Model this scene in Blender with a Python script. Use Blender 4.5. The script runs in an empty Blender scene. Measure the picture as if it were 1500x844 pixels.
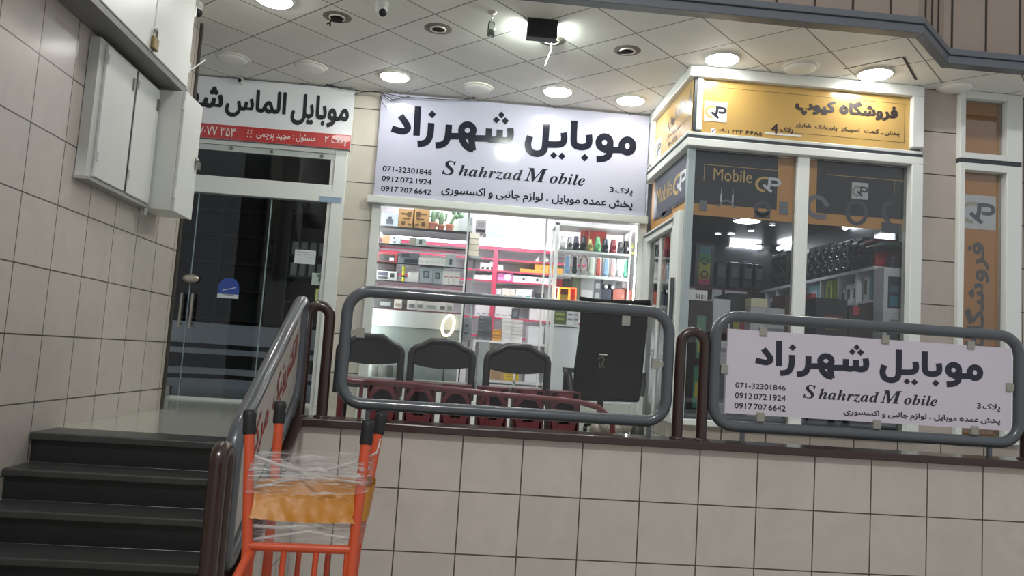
import bpy, math, random
from mathutils import Vector, Matrix

sc = bpy.context.scene
COL = sc.collection
# ------------------------------------------------------------------ camera, world, lights, exposure
F, CAMZ = 1160.0, 0.495
YAW, PITCH, ROLL = 0.0685, 0.0921, 0.0658
_f = Vector((math.sin(YAW) * math.cos(PITCH), math.cos(YAW) * math.cos(PITCH), math.sin(PITCH)))
_r = Vector((math.cos(YAW), -math.sin(YAW), 0))
_u = _r.cross(_f)
RV = _r * math.cos(ROLL) + _u * math.sin(ROLL)
UV = -_r * math.sin(ROLL) + _u * math.cos(ROLL)
FV = _f
CAM = Vector((0, 0, CAMZ))
cd = bpy.data.cameras.new('camera')
cd.sensor_width = 36.0
cd.sensor_fit = 'HORIZONTAL'
cd.lens = F / 1500 * 36
cd.clip_start = 0.05
cam = bpy.data.objects.new('camera', cd)
COL.objects.link(cam)
cam.matrix_world = Matrix(((RV.x, UV.x, -FV.x, CAM.x), (RV.y, UV.y, -FV.y, CAM.y), (RV.z, UV.z, -FV.z, CAM.z), (0, 0, 0, 1)))
sc.camera = cam

sc.view_settings.view_transform = 'Standard'
sc.view_settings.look = 'None'
sc.view_settings.gamma = 1.0
sc.view_settings.use_curve_mapping = False
sc.view_settings.exposure = 0.36

w = bpy.data.worlds.new('night_street')
sc.world = w
w.use_nodes = True
w.node_tree.nodes['Background'].inputs[0].default_value = (0.93, 0.96, 1.0, 1)
w.node_tree.nodes['Background'].inputs[1].default_value = 0.40

LED_POWER = 34.0        # emission of each lit ceiling disc
SHOP_POWER = 66.0       # shop 3 interior tubes
GP_POWER = 5.0          # GP shop interior lamps


def area(name, loc, target, sx, sy, power, color=(1, 1, 1)):
    l = bpy.data.lights.new(name, 'AREA')
    l.shape = 'RECTANGLE'
    l.size, l.size_y, l.energy, l.color = sx, sy, power, color
    o = bpy.data.objects.new(name, l)
    COL.objects.link(o)
    o.location = loc
    o.rotation_euler = (Vector(target) - Vector(loc)).to_track_quat('-Z', 'Y').to_euler()
    return o


# street lamps of the pavement behind the photographer
area('street_lamp_light', (-0.6, -4.2, 8.2), (0.6, 4.4, 0.2), 1.2, 0.6, 330, (1.0, 0.98, 0.95))


# ------------------------------------------------------------------ pixel helpers (photo 1500 x 844 -> a point on a known plane)
def _ray(x, y):
    return RV * ((x - 750) / F) - UV * ((y - 422) / F) + FV


def PY(x, y, Y):
    r = _ray(x, y)
    return CAM + r * (Y / r.y)


def PX(x, y, X):
    r = _ray(x, y)
    return CAM + r * (X / r.x)


def PZ(x, y, Z):
    r = _ray(x, y)
    return CAM + r * ((Z - CAMZ) / r.z)


# ------------------------------------------------------------------ materials
def lin(h):
    h = h.lstrip('#')
    c = [int(h[i:i + 2], 16) / 255 for i in (0, 2, 4)]
    return tuple(x / 12.92 if x <= .04045 else ((x + .055) / 1.055) ** 2.4 for x in c) + (1,)


_M = {}


def mat(hexc, rough=0.5, metal=0.0, spec=0.5, var=0.0, vscale=6.0, bump=0.0, bscale=40.0, coat=0.0):
    key = (hexc, rough, metal, spec, var, vscale, bump, bscale, coat)
    if key in _M:
        return _M[key]
    m = bpy.data.materials.new('paint_' + hexc.strip('#'))
    m.use_nodes = True
    nt = m.node_tree
    b = nt.nodes['Principled BSDF']
    c = lin(hexc)
    b.inputs['Base Color'].default_value = c
    b.inputs['Roughness'].default_value = rough
    b.inputs['Metallic'].default_value = metal
    b.inputs['Specular IOR Level'].default_value = spec
    b.inputs['Coat Weight'].default_value = coat
    if var or bump:
        tc = nt.nodes.new('ShaderNodeTexCoord')
    if var:
        n = nt.nodes.new('ShaderNodeTexNoise')
        n.inputs['Scale'].default_value = vscale
        n.inputs['Detail'].default_value = 6
        nt.links.new(tc.outputs['Object'], n.inputs['Vector'])
        mx = nt.nodes.new('ShaderNodeMix')
        mx.data_type = 'RGBA'
        mx.inputs['A'].default_value = tuple(v * (1 - var) for v in c[:3]) + (1,)
        mx.inputs['B'].default_value = tuple(min(1, v * (1 + var)) for v in c[:3]) + (1,)
        nt.links.new(n.outputs['Fac'], mx.inputs['Factor'])
        nt.links.new(mx.outputs['Result'], b.inputs['Base Color'])
    if bump:
        n2 = nt.nodes.new('ShaderNodeTexNoise')
        n2.inputs['Scale'].default_value = bscale
        n2.inputs['Detail'].default_value = 4
        nt.links.new(tc.outputs['Object'], n2.inputs['Vector'])
        bp = nt.nodes.new('ShaderNodeBump')
        bp.inputs['Strength'].default_value = bump
        bp.inputs['Distance'].default_value = 0.02
        nt.links.new(n2.outputs['Fac'], bp.inputs['Height'])
        nt.links.new(bp.outputs['Normal'], b.inputs['Normal'])
    _M[key] = m
    return m


def emit(hexc, strength):
    key = ('emit', hexc, strength)
    if key in _M:
        return _M[key]
    m = bpy.data.materials.new('glow_' + hexc.strip('#'))
    m.use_nodes = True
    b = m.node_tree.nodes['Principled BSDF']
    c = lin(hexc)
    b.inputs['Base Color'].default_value = c
    b.inputs['Emission Color'].default_value = c
    b.inputs['Emission Strength'].default_value = strength
    _M[key] = m
    return m


def tile_mat(name, c1, c2, grout, mortar, rough, var=0.10, vscale=5.0, coat=0.0, bump=0.3, spec=0.5):
    m = bpy.data.materials.new(name)
    m.use_nodes = True
    nt = m.node_tree
    b = nt.nodes['Principled BSDF']
    uv = nt.nodes.new('ShaderNodeUVMap')
    uv.uv_map = 'UVMap'
    br = nt.nodes.new('ShaderNodeTexBrick')
    br.offset = 0.0
    br.squash = 1.0
    br.inputs['Scale'].default_value = 1.0
    br.inputs['Brick Width'].default_value = 1.0
    br.inputs['Row Height'].default_value = 1.0
    br.inputs['Mortar Size'].default_value = mortar
    br.inputs['Mortar Smooth'].default_value = 0.15
    br.inputs['Bias'].default_value = 0.0
    br.inputs['Color1'].default_value = lin(c1)
    br.inputs['Color2'].default_value = lin(c2)
    br.inputs['Mortar'].default_value = lin(grout)
    nt.links.new(uv.outputs['UV'], br.inputs['Vector'])
    tc = nt.nodes.new('ShaderNodeTexCoord')
    n = nt.nodes.new('ShaderNodeTexNoise')
    n.inputs['Scale'].default_value = vscale
    n.inputs['Detail'].default_value = 8
    n.inputs['Roughness'].default_value = 0.65
    n.inputs['Distortion'].default_value = 0.6
    nt.links.new(tc.outputs['Object'], n.inputs['Vector'])
    mr = nt.nodes.new('ShaderNodeMapRange')
    mr.inputs['From Min'].default_value = 0.3
    mr.inputs['From Max'].default_value = 0.7
    mr.inputs['To Min'].default_value = 1 - var
    mr.inputs['To Max'].default_value = 1 + var
    nt.links.new(n.outputs['Fac'], mr.inputs['Value'])
    mx = nt.nodes.new('ShaderNodeMix')
    mx.data_type = 'RGBA'
    mx.blend_type = 'MULTIPLY'
    mx.inputs['Factor'].default_value = 1.0
    nt.links.new(br.outputs['Color'], mx.inputs['A'])
    nt.links.new(mr.outputs['Result'], mx.inputs['B'])
    nt.links.new(mx.outputs['Result'], b.inputs['Base Color'])
    b.inputs['Roughness'].default_value = rough
    b.inputs['Coat Weight'].default_value = coat
    b.inputs['Coat Roughness'].default_value = 0.16
    b.inputs['Specular IOR Level'].default_value = spec
    bp = nt.nodes.new('ShaderNodeBump')
    bp.invert = True
    bp.inputs['Strength'].default_value = bump
    bp.inputs['Distance'].default_value = 0.01
    nt.links.new(br.outputs['Fac'], bp.inputs['Height'])
    nt.links.new(bp.outputs['Normal'], b.inputs['Normal'])
    return m


def glass_mat(name, tint=(1, 1, 1), refl=1.0, rough=0.0, haze=0.0):
    m = bpy.data.materials.new(name)
    m.use_nodes = True
    nt = m.node_tree
    nt.nodes.remove(nt.nodes['Principled BSDF'])
    out = nt.nodes['Material Output']
    tr = nt.nodes.new('ShaderNodeBsdfTransparent')
    tr.inputs[0].default_value = tint + (1,)
    gl = nt.nodes.new('ShaderNodeBsdfGlossy')
    gl.inputs['Roughness'].default_value = rough
    fr = nt.nodes.new('ShaderNodeFresnel')
    fr.inputs['IOR'].default_value = 1.5
    mu = nt.nodes.new('ShaderNodeMath')
    mu.operation = 'MULTIPLY'
    mu.inputs[1].default_value = refl
    nt.links.new(fr.outputs[0], mu.inputs[0])
    mx = nt.nodes.new('ShaderNodeMixShader')
    nt.links.new(mu.outputs[0], mx.inputs[0])
    nt.links.new(tr.outputs[0], mx.inputs[1])
    nt.links.new(gl.outputs[0], mx.inputs[2])
    last = mx
    if haze:
        df = nt.nodes.new('ShaderNodeBsdfDiffuse')
        df.inputs[0].default_value = (.8, .8, .8, 1)
        tc = nt.nodes.new('ShaderNodeTexCoord')
        n = nt.nodes.new('ShaderNodeTexNoise')
        n.inputs['Scale'].default_value = 3.0
        n.inputs['Detail'].default_value = 8
        nt.links.new(tc.outputs['Object'], n.inputs['Vector'])
        m2 = nt.nodes.new('ShaderNodeMath')
        m2.operation = 'MULTIPLY'
        m2.inputs[1].default_value = haze
        nt.links.new(n.outputs['Fac'], m2.inputs[0])
        mx2 = nt.nodes.new('ShaderNodeMixShader')
        nt.links.new(m2.outputs[0], mx2.inputs[0])
        nt.links.new(mx.outputs[0], mx2.inputs[1])
        nt.links.new(df.outputs[0], mx2.inputs[2])
        last = mx2
    nt.links.new(last.outputs[0], out.inputs['Surface'])
    return m


def film_mat(name, color, opacity, streak=1.0):
    """crumpled stretch film: part see-through, with opaque shiny streaks"""
    m = bpy.data.materials.new(name)
    m.use_nodes = True
    nt = m.node_tree
    b = nt.nodes['Principled BSDF']
    out = nt.nodes['Material Output']
    b.inputs['Base Color'].default_value = lin(color)
    b.inputs['Roughness'].default_value = 0.22
    tc = nt.nodes.new('ShaderNodeTexCoord')
    mp = nt.nodes.new('ShaderNodeMapping')
    mp.inputs['Scale'].default_value = (5, 5, 60)
    mp.inputs['Rotation'].default_value = (0.0, 0.16, 0.0)
    nt.links.new(tc.outputs['Object'], mp.inputs['Vector'])
    n = nt.nodes.new('ShaderNodeTexNoise')
    n.inputs['Scale'].default_value = 1.6
    n.inputs['Detail'].default_value = 7
    n.inputs['Distortion'].default_value = 1.2
    nt.links.new(mp.outputs[0], n.inputs['Vector'])
    mr = nt.nodes.new('ShaderNodeMapRange')
    mr.inputs['From Min'].default_value = 0.50
    mr.inputs['From Max'].default_value = 0.66
    mr.inputs['To Min'].default_value = opacity
    mr.inputs['To Max'].default_value = min(1, opacity + 0.62 * streak)
    nt.links.new(n.outputs['Fac'], mr.inputs['Value'])
    bp = nt.nodes.new('ShaderNodeBump')
    bp.inputs['Strength'].default_value = 0.8
    bp.inputs['Distance'].default_value = 0.012
    nt.links.new(n.outputs['Fac'], bp.inputs['Height'])
    nt.links.new(bp.outputs['Normal'], b.inputs['Normal'])
    tr = nt.nodes.new('ShaderNodeBsdfTransparent')
    mx = nt.nodes.new('ShaderNodeMixShader')
    nt.links.new(mr.outputs[0], mx.inputs[0])
    nt.links.new(tr.outputs[0], mx.inputs[1])
    nt.links.new(b.outputs[0], mx.inputs[2])
    nt.links.new(mx.outputs[0], out.inputs['Surface'])
    return m


# ------------------------------------------------------------------ mesh builder
class MB:
    def __init__(self):
        self.v, self.f, self.m, self.s, self.uv = [], [], [], [], {}

    def add(self, pts, faces, m=0, smooth=False):
        o = len(self.v)
        self.v += [tuple(p) for p in pts]
        for f in faces:
            self.f.append(tuple(o + i for i in f))
            self.m.append(m)
            self.s.append(smooth)
        return self

    def quad(self, a, b, c, d, m=0, uv=None):
        self.add([a, b, c, d], [(0, 1, 2, 3)], m)
        if uv:
            self.uv[len(self.f) - 1] = uv
        return self

    def box(self, x0, x1, y0, y1, z0, z1, m=0):
        if x0 > x1: x0, x1 = x1, x0
        if y0 > y1: y0, y1 = y1, y0
        if z0 > z1: z0, z1 = z1, z0
        p = [(x0, y0, z0), (x1, y0, z0), (x1, y1, z0), (x0, y1, z0), (x0, y0, z1), (x1, y0, z1), (x1, y1, z1), (x0, y1, z1)]
        return self.add(p, [(0, 3, 2, 1), (4, 5, 6, 7), (0, 1, 5, 4), (1, 2, 6, 5), (2, 3, 7, 6), (3, 0, 4, 7)], m)

    def obox(self, c, ax, ay, az, m=0):
        """box about centre c with half-axis vectors"""
        c, ax, ay, az = Vector(c), Vector(ax), Vector(ay), Vector(az)
        p = [c + ax * i + ay * j + az * k for k in (-1, 1) for j in (-1, 1) for i in (-1, 1)]
        return self.add(p, [(0, 2, 3, 1), (4, 5, 7, 6), (0, 1, 5, 4), (1, 3, 7, 5), (3, 2, 6, 7), (2, 0, 4, 6)], m)

    def prism(self, poly, d, m=0):
        """poly: list of 3-D points (planar), extruded by vector d"""
        n = len(poly)
        d = Vector(d)
        a = [Vector(p) for p in poly]
        nrm = Vector((0, 0, 0))
        for i in range(n):
            nrm += a[i].cross(a[(i + 1) % n])
        if nrm.dot(d) > 0:
            a.reverse()
        b = [p + d for p in a]
        fs = [tuple(range(n)), tuple(range(2 * n - 1, n - 1, -1))]
        fs += [(i, i + n, (i + 1) % n + n, (i + 1) % n) for i in range(n)]
        return self.add(a + b, fs, m)

    def tube(self, path, r, seg=10, closed=False, m=0, caps=True, r2=None):
        P = [Vector(p) for p in path]
        n = len(P)
        rings = []
        up = None
        for i in range(n):
            if closed:
                t = (P[(i + 1) % n] - P[i - 1]).normalized()
            else:
                t = (P[min(i + 1, n - 1)] - P[max(i - 1, 0)]).normalized()
            if up is None:
                up = Vector((0, 0, 1)) if abs(t.z) < .9 else Vector((0, 1, 0))
            a = t.cross(up)
            if a.length < 1e-6:
                a = t.cross(Vector((1, 0, 0)))
            a.normalize()
            b = a.cross(t).normalized()
            up = b
            rr = r if r2 is None else r + (r2 - r) * i / max(1, n - 1)
            rings.append([P[i] + (a * math.cos(2 * math.pi * k / seg) + b * math.sin(2 * math.pi * k / seg)) * rr for k in range(seg)])
        pts = [p for q in rings for p in q]
        fs = []
        for i in range(n if closed else n - 1):
            j = (i + 1) % n
            for k in range(seg):
                l = (k + 1) % seg
                fs.append((i * seg + k, i * seg + l, j * seg + l, j * seg + k))
        self.add(pts, fs, m, True)
        if caps and not closed:
            self.add(rings[0], [tuple(range(seg - 1, -1, -1))], m)
            self.add(rings[-1], [tuple(range(seg))], m)
        return self

    def lathe(self, c, axis, prof, seg=20, m=0, smooth=True):
        """prof: (radius, height along axis)"""
        c, t = Vector(c), Vector(axis).normalized()
        a = t.orthogonal().normalized()
        b = t.cross(a)
        pts = [c + t * h + (a * math.cos(2 * math.pi * k / seg) + b * math.sin(2 * math.pi * k / seg)) * max(r, 1e-5) for r, h in prof for k in range(seg)]
        fs = []
        for i in range(len(prof) - 1):
            for k in range(seg):
                l = (k + 1) % seg
                fs.append((i * seg + k, i * seg + l, (i + 1) * seg + l, (i + 1) * seg + k))
        return self.add(pts, fs, m, smooth)

    def ell(self, c, rx, ry, rz, seg=14, rings=8, m=0):
        pts, fs = [], []
        for i in range(rings + 1):
            th = math.pi * i / rings
            for k in range(seg):
                ph = 2 * math.pi * k / seg
                s = max(math.sin(th), 1e-4)
                pts.append((c[0] + rx * s * math.cos(ph), c[1] + ry * s * math.sin(ph), c[2] - rz * math.cos(th)))
        for i in range(rings):
            for k in range(seg):
                l = (k + 1) % seg
                fs.append((i * seg + k, i * seg + l, (i + 1) * seg + l, (i + 1) * seg + k))
        return self.add(pts, fs, m, True)

    def build(self, name, mats, parent=None, bevel=0, origin=None):
        if not isinstance(mats, (list, tuple)):
            mats = [mats]
        if parent is not None:
            off = Vector(LOC[parent.name])
        elif origin is not None:
            off = Vector(origin)
        else:
            xs, ys, zs = zip(*self.v)
            off = Vector(((min(xs) + max(xs)) / 2, (min(ys) + max(ys)) / 2, min(zs)))
        me = bpy.data.meshes.new(name)
        me.from_pydata([(p[0] - off.x, p[1] - off.y, p[2] - off.z) for p in self.v], [], self.f)
        for m in mats:
            me.materials.append(m)
        me.polygons.foreach_set('material_index', self.m)
        me.polygons.foreach_set('use_smooth', self.s)
        if self.uv:
            ul = me.uv_layers.new(name='UVMap')
            for fi, uvs in self.uv.items():
                p = me.polygons[fi]
                for li, q in zip(p.loop_indices, uvs):
                    ul.data[li].uv = q
        me.update()
        o = bpy.data.objects.new(name, me)
        COL.objects.link(o)
        if parent is not None:
            o.parent = parent
            LOC[o.name] = off
        else:
            o.location = off
            LOC[o.name] = off
        if bevel:
            bv = o.modifiers.new('edge', 'BEVEL')
            bv.width = bevel
            bv.segments = 2
            bv.limit_method = 'ANGLE'
        return o


LOC = {}


def thing(name, label, cat, loc=(0, 0, 0), group=None):
    o = bpy.data.objects.new(name, None)
    o.empty_display_size = 0.1
    COL.objects.link(o)
    o.location = loc
    LOC[o.name] = Vector(loc)
    return tag(o, label, cat, group)


def tag(o, label, cat, group=None):
    o['label'] = label
    o['category'] = cat
    if group:
        o['group'] = group
    return o


def struct(o):
    o['kind'] = 'structure'
    return o


def copy_tree(src, loc, label=None, parent=None, rotz=None):
    c = src.copy()
    COL.objects.link(c)
    if parent is None:
        c.location = loc
        LOC[c.name] = Vector(loc)
        if label:
            c['label'] = label
        if rotz is not None:
            c.rotation_euler = (0, 0, rotz)
    else:
        c.parent = parent
    for ch in list(src.children):
        copy_tree(ch, None, None, c)
    return c


def arc(cx, cy, r, a0, a1, n=6):
    return [(cx + r * math.cos(math.radians(a0 + (a1 - a0) * i / n)), cy + r * math.sin(math.radians(a0 + (a1 - a0) * i / n))) for i in range(n + 1)]


def rrect(x0, x1, z0, z1, r, n=6):
    p = arc(x1 - r, z1 - r, r, 0, 90, n) + arc(x0 + r, z1 - r, r, 90, 180, n) + arc(x0 + r, z0 + r, r, 180, 270, n) + arc(x1 - r, z0 + r, r, 270, 360, n)
    return p


ORD = ['first', 'second', 'third', 'fourth', 'fifth', 'sixth', 'seventh', 'eighth', 'ninth', 'tenth', 'eleventh', 'twelfth', 'thirteenth', 'fourteenth', 'fifteenth']

# ------------------------------------------------------------------ lettering
_FORMS = {'ا': (0xFE8D, 0xFE8E), 'آ': (0xFE81, 0xFE82), 'ب': (0xFE8F, 0xFE90, 0xFE91, 0xFE92), 'پ': (0xFB56, 0xFB57, 0xFB58, 0xFB59),
          'ت': (0xFE95, 0xFE96, 0xFE97, 0xFE98), 'ج': (0xFE9D, 0xFE9E, 0xFE9F, 0xFEA0), 'چ': (0xFB7A, 0xFB7B, 0xFB7C, 0xFB7D),
          'خ': (0xFEA5, 0xFEA6, 0xFEA7, 0xFEA8), 'د': (0xFEA9, 0xFEAA), 'ر': (0xFEAD, 0xFEAE), 'ز': (0xFEAF, 0xFEB0), 'ژ': (0xFB8A, 0xFB8B),
          'س': (0xFEB1, 0xFEB2, 0xFEB3, 0xFEB4), 'ش': (0xFEB5, 0xFEB6, 0xFEB7, 0xFEB8), 'ع': (0xFEC9, 0xFECA, 0xFECB, 0xFECC),
          'ف': (0xFED1, 0xFED2, 0xFED3, 0xFED4), 'ک': (0xFB8E, 0xFB8F, 0xFB90, 0xFB91), 'گ': (0xFB92, 0xFB93, 0xFB94, 0xFB95),
          'ل': (0xFEDD, 0xFEDE, 0xFEDF, 0xFEE0), 'م': (0xFEE1, 0xFEE2, 0xFEE3, 0xFEE4), 'ن': (0xFEE5, 0xFEE6, 0xFEE7, 0xFEE8),
          'و': (0xFEED, 0xFEEE), 'ه': (0xFEE9, 0xFEEA, 0xFEEB, 0xFEEC), 'ی': (0xFBFC, 0xFBFD, 0xFBFE, 0xFBFF), 'ئ': (0xFE89, 0xFE8A, 0xFE8B, 0xFE8C)}


def shape(s):
    out = []
    i, prev = 0, False
    while i < len(s):
        c = s[i]
        if c in _FORMS:
            f = _FORMS[c]
            if c == 'ل' and i + 1 < len(s) and s[i + 1] == 'ا':
                out.append(chr(0xFEFC if prev else 0xFEFB))
                prev = False
                i += 2
                continue
            nxt = i + 1 < len(s) and s[i + 1] in _FORMS and len(f) == 4
            k = (3 if nxt else 1) if prev else (2 if nxt else 0)
            out.append(chr(f[k]))
            prev = nxt
        else:
            out.append(c)
            prev = False
        i += 1
    vis, run = [], ''
    for c in out:
        if c.isdigit() or (c.isascii() and c.isalnum()):
            run += c
        else:
            if run:
                vis.append(run)
                run = ''
            vis.append(c)
    if run:
        vis.append(run)
    return ''.join(reversed(vis))


_G = {}
_pc = bpy.data.curves.new('probe', 'FONT')
_po = bpy.data.objects.new('probe', _pc)
COL.objects.link(_po)
_pc.resolution_u = 4


def _xmax(body):
    _pc.body = body
    bpy.context.view_layer.update()
    return max(c[0] for c in _po.bound_box)


def _drawn(strokes, rings, adv):
    parts = [ribbon(p, .105) for p in strokes] + [ribbon(ring2(*q), .105, True) for q in rings]
    V, Fc = join2(parts)
    return [(p[0], p[1]) for p in V], Fc, adv


_OWN = {chr(0xFEE9): ([[(.22, .50), (.34, .38)]], [(.27, .21, .165, .175)], .55),
        '۶': ([[(.44, .60), (.30, .68), (.15, .60), (.15, .44), (.46, .42)], [(.33, .43), (.17, .25), (.09, 0)]], [], .56),
        '۸': ([[(.06, 0), (.28, .68)], [(.26, .68), (.48, 0)]], [], .56)}


def glyph(ch, off):
    k = ch
    if k in _G:
        return _G[k]
    if ch in _OWN:
        _G[k] = _drawn(*_OWN[ch])
        return _G[k]
    adv = _xmax(ch + '|') - _xmax('|')
    _pc.body = ch
    bpy.context.view_layer.update()
    me = bpy.data.meshes.new_from_object(_po.evaluated_get(bpy.context.evaluated_depsgraph_get()))
    _G[k] = ([tuple(v.co) for v in me.vertices], [tuple(p.vertices) for p in me.polygons], adv)
    bpy.data.meshes.remove(me)
    return _G[k]


def layout(s, off=0.0, space=0.28):
    x, V, Fc = 0.0, [], []
    for ch in s:
        if ch == ' ':
            x += space
            continue
        v, f, a = glyph(ch, off)
        n = 1 if off <= 0 else 8
        for l in range(n):
            dx, dy = (0, 0) if n == 1 else (off * math.cos(l * math.pi / 4), off * math.sin(l * math.pi / 4))
            o = len(V)
            V += [(p[0] + x + dx, p[1] + dy, l) for p in v]
            Fc += [tuple(o + i for i in q) for q in f]
        x += a
    return V, Fc


def put(mb, V, Fc, box, frame, m=0):
    """fit 2-D lettering into box (u0,v0,u1,v1) of frame (O,U,V,N)"""
    us, vs = [p[0] for p in V], [p[1] for p in V]
    a, b, c, d = min(us), min(vs), max(us), max(vs)
    O, U, W, N = frame
    u0, v0, u1, v1 = box
    pts = [O + U * (u0 + (p[0] - a) / (c - a) * (u1 - u0)) + W * (v0 + (p[1] - b) / (d - b) * (v1 - v0)) + N + N.normalized() * (.00006 * (p[2] if len(p) > 2 else 0)) for p in V]
    mb.add(pts, Fc, m)


def ribbon(pts, w, closed=False, smooth=2):
    P = [Vector(p) for p in pts]
    if not closed and len(P) > 2:
        for _ in range(smooth):
            Q = [P[0]]
            for i in range(len(P) - 1):
                a, b = P[i], P[i + 1]
                if i: Q.append(a * .75 + b * .25)
                if i < len(P) - 2: Q.append(a * .25 + b * .75)
            Q.append(P[-1])
            P = Q
    n = len(P)
    L, R = [], []
    for i in range(n):
        if closed:
            d0, d1 = (P[i] - P[i - 1]).normalized(), (P[(i + 1) % n] - P[i]).normalized()
        else:
            d1 = (P[min(i + 1, n - 1)] - P[min(i, n - 2)]).normalized()
            d0 = (P[max(i, 1)] - P[max(i - 1, 0)]).normalized()
        t = (d0 + d1).normalized()
        nn = Vector((-t.y, t.x))
        k = min(1.6, 1 / max(.3, nn.dot(Vector((-d1.y, d1.x)))))
        L.append(P[i] + nn * w / 2 * k)
        R.append(P[i] - nn * w / 2 * k)
    V = [tuple(p) for p in L + R]
    Fc = [(i, i + n, (i + 1) % n + n, (i + 1) % n) for i in range(n if closed else n - 1)]
    return V, Fc


def ring2(cx, cy, rx, ry, n=24):
    return [(cx + rx * math.cos(2 * math.pi * k / n), cy + ry * math.sin(2 * math.pi * k / n)) for k in range(n)]


def join2(parts):
    V, Fc = [], []
    for li_, (v, f) in enumerate(parts):
        o = len(V)
        V += [p if len(p) > 2 else (p[0], p[1], li_) for p in v]
        Fc += [tuple(o + i for i in q) for q in f]
    return V, Fc


def diamond(x, y, h):
    return [(x, y - h), (x + h, y), (x, y + h), (x - h, y)], [(0, 1, 2, 3)]


# the shop's big hand-cut lettering, traced as broad strokes (y down, two halves 1500 units apart)
def big_name():
    W = 72
    s = []
    A = [[(200, 222), (250, 290), (285, 348), (268, 382), (230, 398), (170, 384), (104, 364)], [(393, 120), (375, 442)],
         [(538, 302), (531, 420), (505, 495), (462, 527), (386, 532)], [(732, 320), (724, 440), (704, 508), (655, 545), (583, 549)],
         [(725, 447), (850, 448)], [(868, 410), (872, 480), (905, 542), (950, 580), (1003, 592)], [(995, 606), (975, 455)],
         [(990, 470), (1170, 474)], [(1173, 362), (1166, 478)], [(1292, 375), (1285, 485)], [(1405, 358), (1412, 430), (1400, 480), (1362, 498), (1310, 492), (1280, 480)],
         [(1150, 474), (1200, 488), (1240, 486), (1288, 476)]]
    B = [[(1005, 440), (1003, 540), (985, 595), (930, 622), (852, 625)], [(930, 520), (1140, 524)], [(611, 203), (599, 420), (612, 472), (660, 491), (715, 493), (762, 474), (776, 430), (769, 356)],
         [(493, 333), (502, 405), (484, 452), (430, 467), (295, 461)], [(307, 176), (290, 470), (276, 538), (220, 567), (150, 558), (107, 520), (96, 450), (124, 372)]]
    for p in A: s.append(ribbon(p, W))
    s.append(ribbon(ring2(935, 384, 66, 64), W, True))
    for x, y, h in ((548, 208, 44), (1308, 215, 38), (1253, 270, 39), (1350, 280, 41)): s.append(diamond(x, y, h))
    b = [ribbon(p, W) for p in B]
    b.append(ribbon(ring2(1192, 480, 62, 70), W, True))
    b.append(ribbon(ring2(941, 442, 64, 66), W, True))
    for x, y, h in ((723, 608, 43), (382, 582, 40), (472, 592, 40)): b.append(diamond(x, y, h))
    V, Fc = join2(s)
    V2, F2 = join2(b)
    V = [(560 + x / 7.5, 140 + y / 7.5, l) for x, y, l in V]
    V2 = [(760 + x / 7.5, 150 + y / 7.5, l) for x, y, l in V2]
    return join2([(V, Fc), (V2, F2)])


def gp_logo():
    """Q-and-P monogram in a unit square, y up: arc, letter strokes"""
    a = ribbon([(.50, .73), (.36, .74), (.16, .68), (.07, .50), (.10, .33), (.22, .22), (.40, .20)], .11)
    p = join2([ribbon([(.52, .72), (.83, .72), (.92, .66), (.94, .58), (.90, .50), (.80, .47), (.63, .48)], .11), ribbon([(.565, .76), (.56, .48), (.48, .27)], .115),
               ribbon([(.33, .46), (.50, .30), (.64, .19)], .11)])
    return a, p


def put_logo(mb, box, frame, ma, mp):
    a, p = gp_logo()
    O, U, W, N = frame
    u0, v0, u1, v1 = box
    for (V, Fc), m in ((a, ma), (p, mp)):
        mb.add([O + U * (u0 + p[0] * (u1 - u0)) + W * (v0 + p[1] * (v1 - v0)) + N + N.normalized() * (.0001 * (p[2] if len(p) > 2 else -2)) for p in V], Fc, m)


FX, FZ, FN = Vector((1, 0, 0)), Vector((0, 0, 1)), Vector((0, -.002, 0))


def pxbox(L, R, T, B, Y):
    return (PY(L[0], L[1], Y).x, PY(B[0], B[1], Y).z, PY(R[0], R[1], Y).x, PY(T[0], T[1], Y).z)


def wall_frame(Y):
    return (Vector((0, Y, 0)), FX, FZ, FN)
# ================================================================== THE SETTING
T = 0.335
STREET = -0.852
CEIL = 2.805
YW, YR = 4.448, 4.53          # retaining wall face, railing plane
YS, YG = 6.964, 5.725         # shop 2/3 facade, GP shop facade
XL = -2.0126                  # tiled side wall
XS = -0.85                    # stair rail plane

m_wtile = tile_mat('beige_wall_tile', '#c0b8af', '#bbb3aa', '#4a433d', 0.012, 0.32, var=.07, coat=.25)
m_ftile = tile_mat('cream_facade_tile', '#cfc9bc', '#c9c3b7', '#4a433c', 0.014, 0.35, var=.06, coat=.2)
m_floor = tile_mat('grey_marble_floor', '#a9aa9f', '#a3a59b', '#77766d', 0.006, 0.16, var=.10, vscale=3.0, coat=.4, bump=.1)
m_ceil = tile_mat('ceiling_tile', '#ecebe5', '#e7e6e0', '#8d8a83', 0.012, 0.6, var=.05, vscale=2.0, bump=.4, spec=.2)
m_street = mat('#b7b3aa', .8, var=.2, bump=.3)
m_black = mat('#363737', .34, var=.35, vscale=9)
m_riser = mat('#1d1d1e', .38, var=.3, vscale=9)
m_brown = mat('#33201b', .28, coat=.4)
m_greyp = mat('#4d5257', .3, coat=.5, var=.06)
m_white = mat('#dfe2de', .35)
m_whitem = mat('#d5d8d4', .4, var=.05)
m_whitesh = mat('#e9ebea', .25, coat=.3)
m_dark = mat('#17191b', .4)
m_gap = mat('#3a4046', .5)

mb = MB()
mb.box(-7, 9, -5, YW, STREET - .1, STREET)
struct(mb.build('ground', m_street))

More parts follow.
